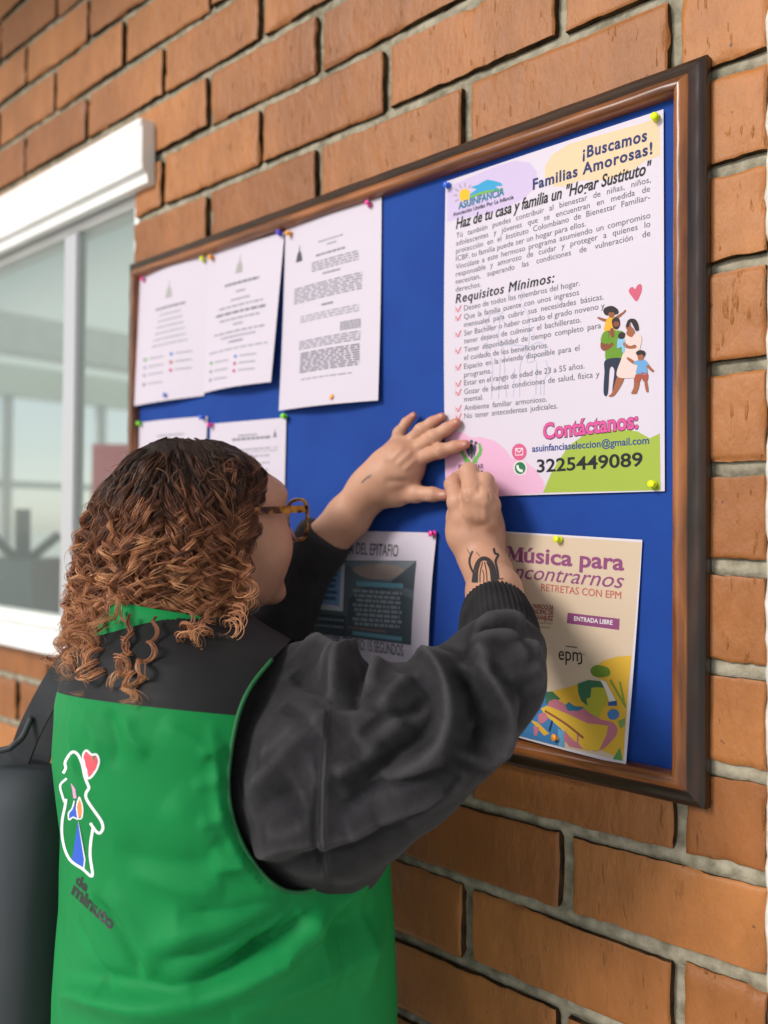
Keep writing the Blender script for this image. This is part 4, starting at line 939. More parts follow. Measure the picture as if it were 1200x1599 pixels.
# ---- body: head, neck, forearms and hands in one mesh
hth = math.radians(50); HF0 = math.cos(hth)*F2+math.sin(hth)*R2; HR = math.cos(hth)*R2-math.sin(hth)*F2
tip = math.radians(0.5); HF = unit(HF0*math.cos(tip)+ZU*math.sin(tip)); HU = unit(ZU*math.cos(tip)-HF0*math.sin(tip))
HC = at(326, 815, 1.10)
HM = np.stack([HR, HF, HU])
def hp(r, f, u): return HC+HR*r+HF*f+HU*u
def head(P):
    q = (P-HC)@HM.T; q = q.copy(); ax = np.abs(q[:, 0]); S = np.column_stack([ax, q[:, 1], q[:, 2]])
    d = ell(q, (0, -.016, .022), (.073, .088, .076))
    d = smin(d, ell(q, (0, .030, -.010), (.066, .072, .090)), .03)
    d = smin(d, ell(q, (0, .056, -.062), (.050, .045, .050)), .03)         # jaw
    d = smin(d, ell(S, (.036, .058, -.030), (.032, .036, .038)), .02)      # cheeks
    d = smin(d, ell(q, (0, .094, -.092), (.021, .017, .016)), .016)        # chin
    d = smin(d, ell(q, (0, .078, .036), (.052, .018, .020)), .02)          # brow
    d = smax(d, -ell(S, (.032, .108, .012), (.017, .016, .012)), .010)     # eye sockets
    d = smin(d, ell(S, (.032, .086, .012), (.0125, .0125, .0115)), .003)
    d = smin(d, cone(q, (0, .098, .020), (0, .121, -.022), .0065, .0085), .010); d = smin(d, ell(S, (.010, .108, -.026), (.008, .010, .007)), .006)
    d = smin(d, ell(q, (0, .094, -.054), (.022, .010, .0065)), .006); d = smin(d, ell(q, (0, .093, -.063), (.019, .010, .007)), .004)
    d = smin(d, ell(S, (.073, -.004, .0), (.007, .017, .030)), .006)       # ears
    nk = cone(P, TC-BF*.030+ZU*1.36, hp(0, -.020, -.05), .062, .056); d = smin(d, nk, .03)
    return d
V1, F1 = nets(head, HC-np.array([.16, .16, .24]), HC+np.array([.16, .16, .15]), .0032)
# left hand, flat on the board
WY = PY-.004
def wl(px, py, y): return onY(px, py, WY-y)
lw = wl(578, 764, .030)
LH = dict(palm=[lw, wl(600, 748, .026), wl(628, 722, .021)], prad=[.0265, .031, .032],
    fingers=[([wl(636, 742, .018), wl(650, 718, .017), wl(688, 704, .018), wl(710, 698, .012), wl(727, 694, .0075)], [.0120, .0098, .0090, .0080, .0064]),
             ([wl(628, 728, .019), wl(645, 705, .018), wl(678, 682, .018), wl(697, 670, .012), wl(713, 660, .0075)], [.0122, .0100, .0092, .0080, .0064]),
             ([wl(615, 722, .019), wl(632, 697, .018), wl(658, 672, .018), wl(675, 660, .012), wl(690, 651, .0075)], [.0118, .0094, .0086, .0076, .0060]),
             ([wl(604, 728, .018), wl(614, 700, .017), wl(624, 676, .017), wl(635, 660, .012), wl(646, 649, .0075)], [.0112, .0086, .0078, .0068, .0054]),
             ([wl(590, 772, .024), wl(622, 774, .021), wl(650, 771, .017), wl(676, 772, .014), wl(697, 774, .009)], [.0150, .0128, .0110, .0096, .0070])],
    pads=[(wl(612, 760, .021), .0235), (wl(608, 726, .021), .0225), (wl(632, 738, .021), .022)])
lf = [at(432, 985, 1.28), at(497, 858, 1.247), at(545, 806, 1.222), lw]
# right hand, closed on a pin
rw = at(751, 868, 1.065)
def wr(px, py, y): return onY(px, py, WY-y)
RH = dict(palm=[rw, at(746, 838, 1.068), at(742, 795, 1.078)], prad=[.0238, .0275, .030],
    fingers=[([wr(722, 806, .060), wr(716, 784, .062), wr(709, 757, .048), wr(716, 748, .026), wr(728, 748, .010)], [.0135, .0125, .0108, .0098, .0080]),
             ([wr(741, 800, .062), wr(739, 772, .066), wr(733, 738, .050), wr(734, 737, .026), wr(737, 748, .010)], [.0135, .0128, .0112, .0098, .0080]),
             ([wr(754, 802, .058), wr(755, 778, .062), wr(757, 752, .045), wr(750, 752, .024), wr(744, 762, .014)], [.0130, .0122, .0105, .0094, .0080]),
             ([wr(764, 812, .050), wr(766, 790, .052), wr(765, 765, .038), wr(764, 766, .022), wr(756, 774, .016)], [.0122, .0112, .0095, .0086, .0074]),
             ([wr(722, 838, .050), wr(716, 808, .040), wr(716, 780, .028), wr(724, 760, .014)], [.0150, .0128, .0108, .0085])],
    pads=[(at(728, 830, 1.068), .024), (at(755, 828, 1.068), .0235), (at(743, 812, 1.07), .026)])
rf = [at(781, 985, .93), at(772, 925, .995), at(763, 893, 1.04), rw]
def hand(P, H, fore, fr):
    d = chain(P, fore, fr, .012); d = smin(d, chain(P, H['palm'], H['prad'], .012), .02)
    for c, r in H['pads']: d = smin(d, np.linalg.norm(P-c, axis=1)-r, .014)
    fs = None
    for i, (pts, rad) in enumerate(H['fingers']):
        f = chain(P, pts, rad, .004)
        # knuckles
        for j in (1, 2): f = smin(f, np.linalg.norm(P-pts[j], axis=1)-rad[j]*1.06, .004)
        fs = f if fs is None else smin(fs, f, .0022)
    d = smin(d, fs, .009)
    return smax(d, P[:, 1]-(WY-.0006), .002)
parts = [(V1, relax)]
VV, FF, k = [V1], [F1], len(V1)
HANDS = []
for H, fore, fr in ((LH, lf, [.034, .0315, .0295, .0262]), (RH, rf, [.036, .030, .0265, .0245])):
    pts = np.concatenate([fore[1:], H['palm'], *[f[0] for f in H['fingers']]]); lo, hi = bb(pts, .045)
    v, f = nets(lambda P: hand(P, H, fore, fr), lo, hi, .0019); v = relax(v, f, 2)
    HANDS.append(Skin(v, f))
# knuckle wrinkles, tendons and nail beds
HANDS[0].fold([([(652, 716), (630, 735)], .0012, .004), ([(645, 703), (618, 728)], .0014, .004), ([(632, 696), (608, 722)], .0012, .004), ([(614, 698), (600, 722)], .0010, .004),
               ([(676, 697), (682, 708)], -.0009, .0022), ([(668, 682), (676, 692)], -.0009, .0022), ([(650, 672), (660, 681)], -.0009, .0022), ([(617, 680), (628, 682)], -.0008, .002),
               ([(664, 765), (664, 780)], -.0010, .0022), ([(670, 765), (670, 780)], -.0008, .0018), ([(600, 752), (640, 752)], -.0016, .006)])
HANDS[1].fold([([(740, 775), (748, 820)], .0012, .004), ([(718, 786), (735, 830)], .0012, .004), ([(757, 782), (758, 820)], .0011, .004),
               ([(729, 752), (727, 772), (731, 782)], -.0016, .0022), ([(748, 756), (749, 772)], -.0014, .0022), ([(764, 768), (766, 782)], -.0012, .0022), ([(733, 758), (744, 757)], -.0007, .0018)])
for S in HANDS:
    VV.append(S.V); FF.append(S.F+k); k += len(S.V)
# legs and hips under the clothes
def legs(P):
    d = torso(P, -.034); d = smax(d, P[:, 2]-1.36, .02)
    for s in (-1, 1):
        h = TC+BR*.095*s+BF*.01
        d = smin(d, chain(P, [h+ZU*.84, h+ZU*.46+BF*.02, h+ZU*.09-BF*.01], [.092, .062, .042], .03), .04)
        d = smin(d, chain(P, [h+ZU*.06-BF*.03, h+ZU*.035+BF*.14], [.035, .026], .02), .02)
    return d
lo = TC-.28; hi = TC+.30; lo[2] = -.02; hi[2] = 1.40
v, f = nets(legs, lo, hi, .013); v = relax(v, f, 2); VV.append(v); FF.append(f+k)
FLUSH = [H['fingers'][i][0][-1] for H in (LH, RH) for i in range(5)]+[hp(.045, .09, -.035), hp(0, .12, -.02)]
person = mesh('person', np.concatenate(VV), np.concatenate(FF), skin_m, None, True)
_pv = np.concatenate(VV); _fl = np.zeros(len(_pv))
for i_, c_ in enumerate(FLUSH): _fl = np.maximum(_fl, np.exp(-(np.linalg.norm(_pv-c_, axis=1)/(.011 if i_ < 10 else .028))**2)*(.8 if i_ < 10 else .45))
_a = person.data.attributes.new('flush', 'FLOAT', 'POINT'); _a.data.foreach_set('value', _fl.astype(np.float32))
t = NT(skin_m); a_ = t.n('Attribute', attribute_name='flush'); mf = t.n('MixRGB'); mf.inputs[2].default_value = (.50, .16, .12, 1); src = t.b.inputs['Base Color'].links[0].from_socket
t.l(a_.outputs['Fac'], mf.inputs[0]); t.l(src, mf.inputs[1]); t.l(mf.outputs[0], t.b.inputs['Base Color'])
tag(person, 'person in a green vest over a black sweatshirt pinning up the poster, seen from behind', 'person')
sweat = mesh('sweatshirt', SW.V, SW.F, M_sweat, person, True)
M_seam = mat('seam_thread', (.008, .008, .009, 1), .9)
_s = [(508, 1110), (504, 1170), (500, 1240), (499, 1300), (505, 1350), (512, 1385)]; _s2 = [(x+7, y) for x, y in _s]; _y = [(415, 1035), (450, 1050), (490, 1075), (520, 1100)]
decal(SW, 'seam', [((smooth_line(np.array(p_, float), 60), w_), M_seam) for p_, w_ in ((_s, 2.2), (_s2, 1.4), (_y, 1.6))], sweat, .0006)
vest = mesh('vest', low_[0], low_[1], M_vest, person, True)
yoke = mesh('yoke', top_[0], top_[1], M_yoke, vest, True)
# bindings round the armhole and along the yoke seam
L = VS.drop(ARM[1:12], 70); b = MB(); b.tube(L, .0022, 8)
b.build('armhole_binding', [M_bind], vest, True) if len(L) > 5 else None
M_nail = mat('nail', (.60, .33, .27, 1), .25)
# ribbed cuff of the near sleeve
def ring_cuff(a, b_, ra, rb, name, par, m, ribs=46):
    ax = unit(b_-a); u = unit(np.cross(ax, [0.3, .2, 1])); w_ = np.cross(ax, u); nr = 26; V = []; n = ribs*4
    for i in range(nr):
        t = i/(nr-1); r = ra+(rb-ra)*t+.0030*math.sin(math.pi*t)
        if i == nr-1: r -= .004
        for k in range(n):
            g = 2*math.pi*k/n; rr = r+.0008*math.cos(g*ribs)
            V.append(a+(b_-a)*(t if i < nr-1 else .985)+rr*(math.cos(g)*u+math.sin(g)*w_))
    return mesh(name, V, [[i*n+k, i*n+(k+1) % n, (i+1)*n+(k+1) % n, (i+1)*n+k] for i in range(nr-1) for k in range(n)], m, par, True)
M_cuff = noise_mat('black_rib', (.014, .014, .015), (.028, .027, .029), 30, .9, .2, 500, .1, dist=.0006)
ring_cuff(at(783, 1012, .905), at(773, 948, .975), .0420, .0350, 'cuff', sweat, M_cuff)
# collar
cc = TC-BF*.052+ZU*1.388; V = []; n = 60
for i, (r, z) in enumerate(((.094, -.020), (.090, .004), (.084, .022), (.080, .030), (.077, .030), (.080, .0))):
    for k in range(n):
        g = math.radians(175+190*k/(n-1)); V.append(cc+BR*r*math.cos(g)+BF*r*.98*math.sin(g)+ZU*(z-.016*math.sin(g)*0-.014*(1+math.sin(g))))
mesh('collar', V, [[i*n+k, i*n+k+1, (i+1)*n+k+1, (i+1)*n+k] for i in range(5) for k in range(n-1)], M_vest, vest, True)
# trousers and shoes
def trou(P):
    d = torso(P, -.008); d = smax(d, P[:, 2]-.93, .01)
    for s in (-1, 1):
        h = TC+BR*.098*s+BF*.01
        d = smin(d, chain(P, [h+ZU*.84, h+ZU*.46+BF*.02, h+ZU*.10-BF*.01], [.105, .082, .070], .03), .03)
    return smax(d, .06-P[:, 2], .01)
lo = TC-.28; hi = TC+.30; lo[2] = .03; hi[2] = .97
v, f = nets(trou, lo, hi, .009); v = relax(v, f, 2); v = v+normals(v, f)*(vnoise(v, 14, 2)*.004)[:, None]
mesh('trousers', v, f, noise_mat('dark_denim', (.02, .025, .04), (.035, .042, .06), 40, .85, .2, 300), person, True)
for s in (-1, 1):
    h = TC+BR*.098*s; sf = lambda P: smax(smin(chain(P, [h+ZU*.05-BF*.05, h+ZU*.045+BF*.08, h+ZU*.032+BF*.17], [.045, .043, .034], .02), cone(P, h+ZU*.05-BF*.03, h+ZU*.10-BF*.03, .045, .042), .03), .003-P[:, 2], .004)
    lo, hi = bb(np.array([h-BF*.06, h+BF*.18+ZU*.1]), .07); v, f = nets(sf, lo, hi, .006); mesh('shoe', v, f, mat('shoe_%d' % s, (.5, .5, .5, 1), .5), person, True)
# ------------------------------------------------------------------ hair
HA = HC-HF0*.035                        # axis of the hair mass
RZ_ = np.array([(-.30, .136), (-.20, .134), (-.15, .130), (-.118, .126), (-.054, .119), (.0, .111), (.030, .102), (.060, .082), (.080, .067), (.095, .045), (.1005, .026), (.106, .003), (.12, .001)])
def hairR(phi, z):                      # phi: 0 back, +90 degrees on the person's right
    s2 = np.sin(phi)**2; fwd = np.clip(-np.cos(phi), 0, 1)
    return np.interp(z, RZ_[:, 0], RZ_[:, 1])*(1-.19*s2)*(1+.50*fwd*np.clip((z-.02)/.04, 0, 1))
def hpos(phi, r, z):
    phi = np.asarray(phi)[..., None]; r = np.asarray(r)[..., None]; z = np.asarray(z)[..., None]
    return HA+(-HF0*np.cos(phi)+HR*np.sin(phi))*r+ZU*z
FRONT = math.radians(103)
def haircap(P):
    q = P-HA; x = q@HR; y = q@HF0; z = q[:, 2]; phi = np.arctan2(x, -y); r = np.hypot(x, y)
    R = hairR(phi, z)*.86
    d = (r-R)*.75
    d = smin(d, ell((P-HC)@HM.T, (0, -.016, .022), (.076, .091, .079)), .02)
    d = smax(d, -z-.115, .03); d = smax(d, z-.100, .012)
    # leave the face free: a plane from the crown's hairline down in front of the ears
    d = smax(d, y-np.interp(z, [-.12, -.02, .03, .06, .08, .1], [.020, .024, .042, .085, .11, .12]), .02)
    # and hollow it beneath, over the nape
    return d
lo, hi = HA-np.array([.2, .2, .16]), HA+np.array([.2, .2, .13])
v, f = nets(haircap, lo, hi, .005); v = relax(v, f, 3)
v = v+normals(v, f)*(vnoise(v*np.array([1, 1, .5]), 90, 3)*.004)[:, None]
def hair_mat():
    m = mat('curly_hair', (.05, .02, .01, 1), .48, .4); t = NT(m)
    a = t.n('Attribute', attribute_name='tone'); cr = t.n('ValToRGB'); e = cr.color_ramp.elements
    e[0].position = 0; e[0].color = (.014, .008, .006, 1); e[1].position = 1; e[1].color = (.78, .40, .19, 1)
    for p, c in ((.25, (.045, .018, .011, 1)), (.5, (.20, .072, .035, 1)), (.75, (.48, .20, .092, 1))):
        k = e.new(p); k.color = c
    t.l(a.outputs['Fac'], cr.inputs[0]); t.l(cr.outputs[0], t.b.inputs['Base Color'])
    return m
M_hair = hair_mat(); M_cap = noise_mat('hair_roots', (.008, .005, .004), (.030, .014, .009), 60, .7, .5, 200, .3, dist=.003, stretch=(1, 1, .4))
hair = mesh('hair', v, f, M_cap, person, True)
def curls(locks):
    VV, FF, TT, k = [], [], [], 0; ns = 3
    for (C, rad, turns, phase, tone, nst, spread, sr, hand) in locks:
        n = len(C); T, N, B = frames(C); t = np.linspace(0, 1, n)
        s = np.concatenate([[0], np.cumsum(np.linalg.norm(np.diff(C, axis=0), axis=1))])
        ang = phase+hand*2*math.pi*turns*(s/s[-1])**1.15
        for j in range(nst):
            a = ang+rng.normal(0, .22); rj = rad*(1+rng.normal(0, .16)); o = rng.normal(0, spread, 2)
            lag = rng.normal(0, .10)+.25*np.sin(t*rng.uniform(5, 11)+rng.uniform(0, 6))
            P = C+N*(rj*np.cos(a+lag)+o[0]*(.4+t))[:, None]+B*(rj*np.sin(a+lag)+o[1]*(.4+t))[:, None]
            if rng.random() < .2: P = P+(N*rng.normal(0, .004)+B*rng.normal(0, .004))*(t**2)[:, None]
            w_ = sr*rng.uniform(.75, 1.25)*np.clip(np.minimum(1, (1-t)*5), .15, 1)
            T2, N2, B2 = frames(P); g = np.arange(ns)*2*math.pi/ns
            V = P[:, None]+w_[:, None, None]*(np.cos(g)[None, :, None]*N2[:, None]+np.sin(g)[None, :, None]*B2[:, None])
            i = np.arange(n-1)[:, None]*ns; c = np.arange(ns)[None, :]; c2_ = (c+1) % ns
            F = np.stack([i+c, i+c2_, i+ns+c2_, i+ns+c], -1).reshape(-1, 4)+k
            VV.append(V.reshape(-1, 3)); FF.append(F); TT.append(np.repeat(np.clip(tone+rng.normal(0, .05), 0, 1), ns)); k += n*ns
    o = mesh('curls', np.concatenate(VV), np.concatenate(FF), M_hair, hair, True)
    a = o.data.attributes.new('tone', 'FLOAT', 'POINT'); a.data.foreach_set('value', np.concatenate(TT).astype(np.float32))
    return o
locks = []
def lock(phi0, z0, z1, lay, rmax, pitch, tone_hi, nst=6, spread=.0012, sr=.00034, dphi=0., flare=0., tone_lo=.05, coh=False):
    L = z0-z1; n = int(np.clip(L/.0021, 24, 110)); t = np.linspace(0, 1, n)
    z = z0-L*t; phi = phi0+dphi*t+.05*np.sin(t*rng.uniform(3, 7)+rng.uniform(0, 6))
    lim = FRONT+np.clip(1.1-1.3*t, 0, 1)*.75*(z0 > .05)
    phi = np.clip(phi, -lim, lim)
    r = hairR(phi, z)*lay*(1+flare*t*t)
    # roots come off the scalp
    r = np.minimum(r, hairR(phi, z)*(.80+lay*.25*np.minimum(1, t*3)))
    C = hpos(phi, r, z)
    e_ = ell((C-HC)@HM.T, (0, -.016, .022), (.073, .088, .076))-.005      # stay outside the scalp
    C = C+(C-HC)/np.linalg.norm(C-HC, axis=1)[:, None]*np.clip(-e_, 0, .03)[:, None]
    D = np.maximum(torso(C, .006+rmax*.5), C[:, 2]-1.388)
    if (D < 0).any():
        if -.5 < phi0 < .7 and rng.random() < .14:             # a few rest on the shoulders
            for _ in range(4):
                D = torso(C, .010+rmax*.6); m_ = D < 0
                g_ = np.stack([torso(C+q_*1e-3, .0)-torso(C-q_*1e-3, .0) for q_ in np.eye(3)], -1); g_ /= np.linalg.norm(g_, axis=1)[:, None]+1e-9
                C = np.where(m_[:, None], C-g_*D[:, None], C)
        else:                                            # the rest end there
            k_ = int(np.argmax(D < 0))
            if k_ < 10: return
            C, t, L = C[:k_], t[:k_]/t[k_-1], L*k_/n; n = k_
    rad = rmax*np.clip(.22+1.1*t, 0, 1)
    turns = L/pitch; tone_hi = tone_hi+rng.choice([-.12, 0, .06]); tone = tone_lo+(tone_hi-tone_lo)*np.clip(t*1.15, 0, 1)**.95
    ph_ = 2.2*math.sin(phi0*4.3)+2*math.sin(phi0*9.1+1)+rng.normal(0, .5) if coh else rng.uniform(0, 6.28); hd_ = (1 if math.sin(phi0*3.1+.7) > 0 else -1) if coh else rng.choice([-1, 1])
    locks.append((C, rad, turns, ph_, tone, nst, spread, sr, hd_))
# smooth waves falling from the parting
for i in range(430):
    phi = rng.uniform(-2.7, 2.7); z0 = .1005-.05*rng.random()**1.6
    lock(phi, z0, rng.uniform(-.11, -.02), rng.uniform(.93, 1.0), rng.uniform(.0040, .0085), rng.uniform(.042, .062), rng.uniform(.35, .95), dphi=rng.normal(0, .10), nst=9, spread=.0014, tone_lo=rng.uniform(.0, .16), coh=True)
# ringlets all round the middle and the lower edge
for i in range(470):
    phi = rng.uniform(-1.80, 1.80); z0 = rng.uniform(-.03, .075)
    zend = rng.uniform(-.185, -.10) + (.028 if phi > .9 else 0)
    lock(phi, z0, zend, rng.uniform(.86, 1.04), rng.uniform(.0060, .0120), rng.uniform(.024, .036), rng.uniform(.45, 1.0)+(.12 if phi < -.2 else 0), dphi=rng.normal(0, .12), flare=rng.uniform(-.05, .05), nst=11, spread=.0013, tone_lo=rng.uniform(.10, .36))
for i in range(300):
    phi = rng.uniform(-1.78, 1.78); z0 = rng.uniform(-.135, -.04)
    lock(phi, z0, z0-rng.uniform(.035, .075), rng.uniform(.90, 1.05), rng.uniform(.006, .0115), rng.uniform(.017, .026), rng.uniform(.7, 1.0), dphi=rng.normal(0, .2), flare=rng.uniform(-.05, .08), nst=9, spread=.0015, tone_lo=.40)
for i in range(170):                     # open ringlets lying on the outside
    phi = rng.uniform(-1.5, 1.74); z0 = rng.uniform(-.07, .035)
    lock(phi, z0, z0-rng.uniform(.07, .13), rng.uniform(1.0, 1.05), rng.uniform(.0065, .0100), rng.uniform(.026, .036), rng.uniform(.72, 1.05), dphi=rng.normal(0, .1), nst=13, spread=.0012, sr=.00036, tone_lo=rng.uniform(.35, .6))
# long loose ringlets over the collar and the yoke
_cm = bpy.data.objects['collar'].data; COLS = Skin(np.array([v.co[:] for v in _cm.vertices]), np.array([list(p.vertices) for p in _cm.polygons]))
def free(px, rmax, pitch, nst=9, tone_hi=.95, sr=.00042, d=1.0):
    P = np.array([at(*p) for p in px])
    for i_, p_ in enumerate(px):
        h_ = [k_.hit(p_[0], p_[1])[0] for k_ in (VS, COLS)]; h_ = [(x-CAM)@FW for x in h_ if x is not None]
        if h_: P[i_] = at(p_[0], p_[1], min(p_[2]+.03, min(h_)-rmax-.003))
    C = smooth_line(P, 90); t = np.linspace(0, 1, 90)
    L = np.linalg.norm(np.diff(C, axis=0), axis=1).sum()
    locks.append((C, rmax*np.clip(.35+t, 0, 1), L/pitch, rng.uniform(0, 6), .45+(tone_hi-.45)*t**.8, nst, .0017, sr, rng.choice([-1, 1])))
free([(150, 940, 1.02), (138, 990, 1.00), (140, 1030, .985), (120, 1085, .975)], .0075, .032, 12)
free([(165, 950, 1.02), (150, 1000, .99), (148, 1050, .975), (128, 1082, .97)], .0085, .036, 12)
free([(125, 950, 1.03), (118, 1000, 1.02), (110, 1050, 1.01)], .008, .026)
free([(135, 960, 1.03), (122, 1010, 1.01), (112, 1040, 1.0), (103, 1045, 1.0)], .009, .028)
free([(190, 950, .99), (198, 990, .965), (188, 1025, .955), (192, 1055, .945), (165, 1065, .942)], .006, .030, 11)
free([(205, 960, .985), (200, 1010, .955), (195, 1040, .945), (208, 1075, .94), (196, 1100, .937)], .0060, .030, 12)
free([(245, 960, .97), (238, 1005, .94), (228, 1035, .93), (212, 1055, .932), (205, 1098, .932)], .0085, .030, 12)
free([(300, 950, .95), (290, 985, .925), (292, 1005, .918)], .008, .022)
free([(335, 945, .95), (320, 985, .925), (300, 1000, .92)], .0085, .022)
free([(365, 900, .965), (372, 940, .955), (362, 975, .945), (352, 988, .94)], .0085, .024)
free([(380, 860, .985), (388, 905, .975), (384, 950, .965)], .008, .024)
for i in range(190):                      # wisps standing off the outline
    phi = rng.uniform(-1.7, 1.7); z0 = rng.uniform(-.12, .09)
    lock(phi, z0, z0-rng.uniform(.02, .06), rng.uniform(1.03, 1.13), rng.uniform(.004, .010), rng.uniform(.018, .035), rng.uniform(.4, .95), nst=1, sr=.00024, flare=.08, tone_lo=.3)
for i in range(16):                      # short curls along the hairline of the forehead
    phi = rng.uniform(1.7, 2.3); z0 = rng.uniform(.062, .095)
    lock(phi, z0, z0-rng.uniform(.02, .05), rng.uniform(.98, 1.04), rng.uniform(.003, .007), .02, rng.uniform(.25, .6), nst=5, dphi=rng.uniform(-.1, .12))
curls(locks)

# ------------------------------------------------------------------ glasses
def tort():
    m = mat('tortoiseshell', (.25, .09, .02, 1), .12, .6); t = NT(m); tc = t.n('TexCoord')
    nz = t.n('TexNoise', Scale=70, Detail=2); t.l(tc.outputs['Object'], nz.inputs['Vector']); cr = t.n('ValToRGB'); e = cr.color_ramp.elements
    e[0].position = .40; e[0].color = (.035, .010, .004, 1); e[1].position = .62; e[1].color = (.62, .27, .035, 1)
    t.l(nz.outputs['Fac'], cr.inputs[0]); t.l(cr.outputs[0], t.b.inputs['Base Color']); t.b.inputs['Transmission Weight'].default_value = .35
    return m
M_tort = tort()
GF = .114
glasses = empty('glasses', tuple(hp(0, GF, .01)), 'amber tortoiseshell glasses worn on the face', 'glasses')
def rim(s):
    a = np.linspace(0, 2*math.pi, 49); ex = 2.9
    x = np.sign(np.cos(a))*np.abs(np.cos(a))**(2/ex)*.0285; z = np.sign(np.sin(a))*np.abs(np.sin(a))**(2/ex)*.0262
    x = x*(1+.06*z/.0262); return np.array([hp(s*.0345+s*xx, GF-.10*abs(s*.0345+s*xx)**2/.05, .003+zz) for xx, zz in zip(x, z)])
for s in (1, -1):
    R_ = rim(s)
    part('rim', M_tort, glasses, lambda b: b.tube(R_, .0026, 8, cap=False), smooth=True)
    c = R_[:-1].mean(0); part('lens', lens_m, glasses, lambda b: b.add(list(R_[:-1])+[c], [[i, (i+1) % 48, 48] for i in range(48)]))
    def temple(b):
        P = smooth_line([hp(s*.0620, GF-.008, .0165), hp(s*.0685, GF-.014, .0165), hp(s*.0735, .07, .0155), hp(s*.0775, .02, .013), hp(s*.079, -.015, .010)], 24)
        V = []
        for p in P:
            for r, u in ((-.0016, -.0045), (.0016, -.0045), (.0016, .0045), (-.0016, .0045)): V.append(p+HR*r*s+HU*u)
        n = len(P); b.add(V, [[i*4+k, i*4+(k+1) % 4, i*4+4+(k+1) % 4, i*4+4+k] for i in range(n-1) for k in range(4)]+[[3, 2, 1, 0], [n*4-4, n*4-3, n*4-2, n*4-1]])
    part('temple', M_tort, glasses, temple)
part('bridge', M_tort, glasses, lambda b: b.tube(smooth_line([hp(-.010, GF-.001, .009), hp(0, GF+.004, .011), hp(.010, GF-.001, .009)], 10), .0024, 8), smooth=True)

# ------------------------------------------------------------------ tattoo, vest print
M_tat = mat('tattoo_ink', (.018, .018, .020, 1), .6); M_tat2 = mat('faded_tattoo_ink', (.20, .13, .10, 1), .6)
def T5(*p): return [(580+x/5, 630+y/5) for x, y in p]
def sm(p, n=24): return smooth_line(np.array(p, float), n)
decal(HANDS[1], 'tattoo', [((sm(T5((800, 1400), (812, 1320), (832, 1248), (872, 1212), (918, 1226), (950, 1275), (962, 1330), (976, 1400))), 6.2), M_tat), ((sm(T5((930, 1250), (948, 1320), (958, 1400))), 5.), M_tat), ((sm(T5((826, 1270), (822, 1330), (818, 1400))), 4.), M_tat)]+
      [((sm(T5(*p)), w_), M_tat) for p, w_ in ((((792, 1152), (770, 1215), (775, 1270), (812, 1350)), 3.0), (((955, 1132), (966, 1172), (990, 1184), (970, 1232), (984, 1300), (992, 1375)), 3.2),
        (((905, 1240), (930, 1300), (942, 1400)), 2.6), (((850, 1240), (832, 1310), (830, 1400)), 2.0), (((870, 1245), (852, 1320), (850, 1400)), 1.2), (((885, 1240), (900, 1320), (905, 1400)), 1.2), (((868, 1300), (880, 1340), (878, 1400)), 1.0),
        (((750, 1135), (762, 1160), (775, 1180)), .8), (((820, 1160), (850, 1195)), .8), (((960, 1360), (1010, 1372), (1030, 1368)), 1.4))], person, .0005)
decal(HANDS[0], 'tattoo', [((sm([(565, 754), (572, 747), (578, 745)]), 2.2), M_tat2), ((sm([(570, 750), (575, 744), (581, 742)]), 1.6), M_tat2)], person, .0005)
for c_, rx_, ry_ in (((725, 693.5), 2.6, 2), ((711.5, 658.5), 2.6, 2), ((688.5, 649.5), 2.6, 2), ((645, 648.5), 2.4, 2), ((690, 771.5), 5.5, 2.6)):
    decal(HANDS[0], 'fingernail', [(circle(c_, rx_, 16, ry_), M_nail)], person, .0004, 1.)
VK = Skin(VS.V, np.array(Fk))
M_lw, M_lr, M_lb, M_lp, M_lo, M_lk = [mat('print_'+n_, lin(c_), .5) for n_, c_ in (('white', 'E8ECF0'), ('red', 'D9505F'), ('blue', '2457C8'), ('pink', 'E39AC8'), ('orange', 'EE8A4E'), ('black', '17211C'))]
def V3(*p): return [(60+x/4.705, 1140+y/4.705) for x, y in p]
WL = 4.3
decal(VK, 'printed_emblem', [
    ((sm(V3((186, 318), (205, 280), (200, 240), (225, 190), (258, 160), (295, 182), (325, 250), (345, 340), (378, 425)), 40), WL), M_lw),
    ((sm(V3((378, 425), (352, 470), (365, 520), (420, 600), (466, 668), (478, 720), (455, 756), (425, 740), (385, 682)), 40), WL), M_lw),
    ((sm(V3((404, 722), (388, 830), (385, 930), (400, 1072), (330, 1020), (245, 962), (200, 880), (178, 770), (180, 660), (200, 560), (207, 505)), 50), WL), M_lw),
    ((sm(V3((212, 355), (165, 405), (180, 480), (197, 530)), 20), 3.6), M_lw),
    (V3((340, 165), (360, 155), (392, 184), (428, 184), (444, 230), (422, 298), (372, 348), (352, 270), (334, 205)), M_lr),
    ((sm(V3((340, 160), (360, 150), (394, 180), (430, 180), (448, 230), (425, 300), (371, 356), (350, 270), (331, 200), (340, 160)), 40), 3.2), M_lw),
    (V3((295, 668), (345, 950), (338, 1012), (250, 955)), M_lb), ((np.array(V3((338, 1015), (345, 950), (296, 664), (248, 950))), 2.0), M_lw),
    (V3((268, 520), (284, 600), (294, 652), (258, 636), (232, 652), (230, 612), (255, 572)), M_lb), ((sm(V3((268, 518), (252, 575), (226, 610), (230, 658), (258, 640), (295, 655)), 24), 2.2), M_lw),
    (V3((242, 388), (274, 430), (285, 500), (262, 502), (254, 440)), M_lp), (V3((305, 492), (326, 560), (322, 636), (297, 640), (287, 560)), M_lo),
    ((sm(V3((305, 490), (328, 560), (324, 640), (296, 645), (285, 560), (305, 490)), 24), 2.), M_lw)], vest, .0004, 4.)
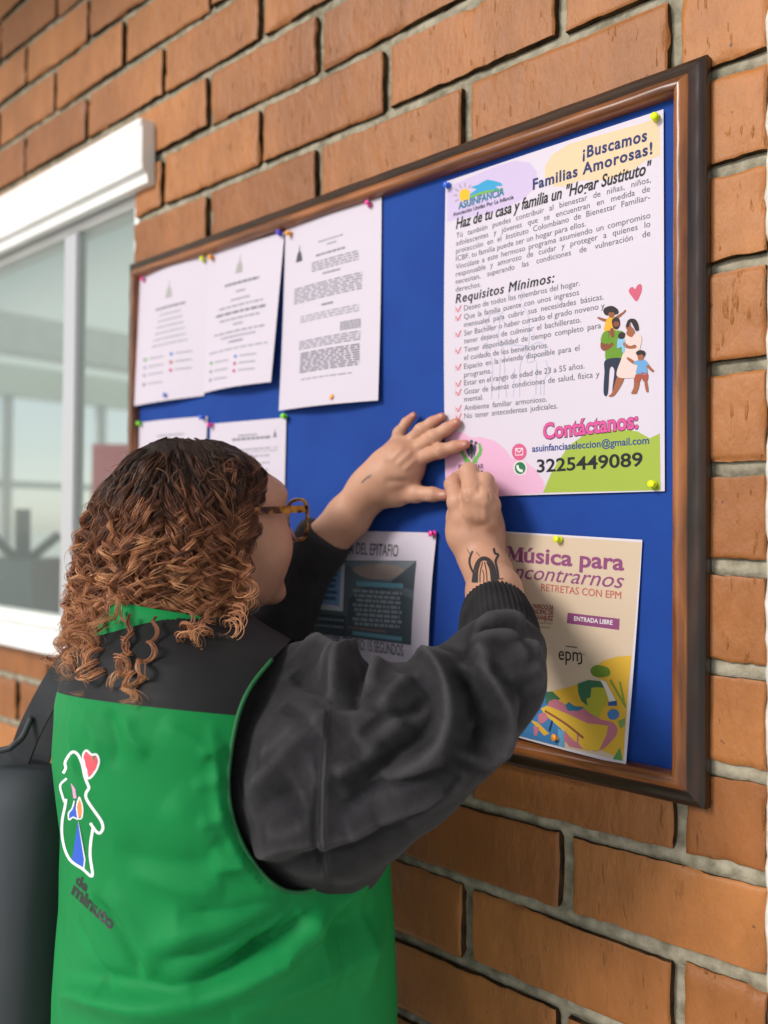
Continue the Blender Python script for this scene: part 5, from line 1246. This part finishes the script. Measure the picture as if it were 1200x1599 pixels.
def px_text(t, A, B, size, bold=.045):
    V, F = text2d(t, bold); A = np.array(A, float); B = np.array(B, float); e = B-A; L = np.linalg.norm(e); e /= L; n_ = np.array([e[1]*.25+.18, -1.0])
    return (A+V[:, :1]/V[:, 0].max()*L*e+V[:, 1:]*size*n_, F, 0)
decal(VK, 'printed_lettering', [(px_text('de', (118, 1378), (135, 1393), 20), M_lk), (px_text('minuto', (112, 1394), (175, 1453), 25), M_lk)], vest, .0004)

# ------------------------------------------------------------------ shoulder bag on the far side
M_bag = noise_mat('black_bag_cloth', (.032, .037, .044), (.048, .053, .062), 4, .75, .12, 500, .4, dist=.0006)
M_strap = noise_mat('black_strap', (.020, .021, .025), (.032, .034, .040), 20, .6, .2, 300, .4)
BC = at(-5, 1420, 1.17)
bag = empty('shoulder_bag', tuple(BC-ZU*.24), 'large black shoulder bag hanging at the far side of the person', 'bag')
wv = unit(R2*.93-F2*.36); dv = np.cross(ZU, wv)
def bagf(P):
    q = P-BC; x = q@wv; y = q@dv; z = q[:, 2]
    d = np.maximum.reduce([np.abs(x)-.112, np.abs(y)-.045-.012*np.cos(x*12)-.02*np.clip(-z*2, -.3, .6), np.abs(z+.03)-.24])
    q2 = np.stack([np.maximum(np.abs(x)-.060, 0), np.maximum(np.abs(y)-.012-.02*np.clip(-z*2, -.3, .6), 0), np.maximum(np.abs(z+.03+.10*x)-.180, 0)], -1)
    return np.linalg.norm(q2, axis=1)-.055
v, f = nets(bagf, BC-.34, BC+.34, .010); v = relax(v, f, 2); v = v+normals(v, f)*(vnoise(v, 9, 7)*.004)[:, None]
child(mesh('bag_body', v, f, M_bag, None, True), bag)
def strapb(b, pts, wd, th_=.003):
    C = smooth_line(np.array(pts), 40); T = np.gradient(C, axis=0); T /= np.linalg.norm(T, axis=1)[:, None]; V = []
    for c, t in zip(C, T):
        s_ = unit(np.cross(t, F2*.9+R2*.3)); n_ = np.cross(s_, t)
        for a_, e_ in ((-1, -1), (1, -1), (1, 1), (-1, 1)): V.append(c+s_*wd/2*a_+n_*th_*e_/2)
    b.add(V, [[i*4+k, i*4+(k+1) % 4, i*4+4+(k+1) % 4, i*4+4+k] for i in range(len(C)-1) for k in range(4)]+[[0, 1, 2, 3], [len(V)-4, len(V)-3, len(V)-2, len(V)-1]])
part('strap', M_strap, bag, lambda b: strapb(b, [at(28, 1190, 1.16), at(52, 1130, 1.135), at(98, 1050, 1.10), at(150, 995, 1.10), at(215, 985, 1.15)], .034), smooth=False)
part('strap', M_strap, bag, lambda b: strapb(b, [at(62, 1190, 1.20), at(80, 1130, 1.19), at(115, 1060, 1.16), at(165, 1005, 1.15), at(220, 990, 1.19)], .030), smooth=False)
part('piping', M_strap, bag, lambda b: b.tube(smooth_line([at(-40, 1178, 1.125), at(10, 1170, 1.12), at(22, 1163, 1.12), at(36, 1150, 1.125), at(50, 1120, 1.13)], 20), .004, 8), smooth=True)
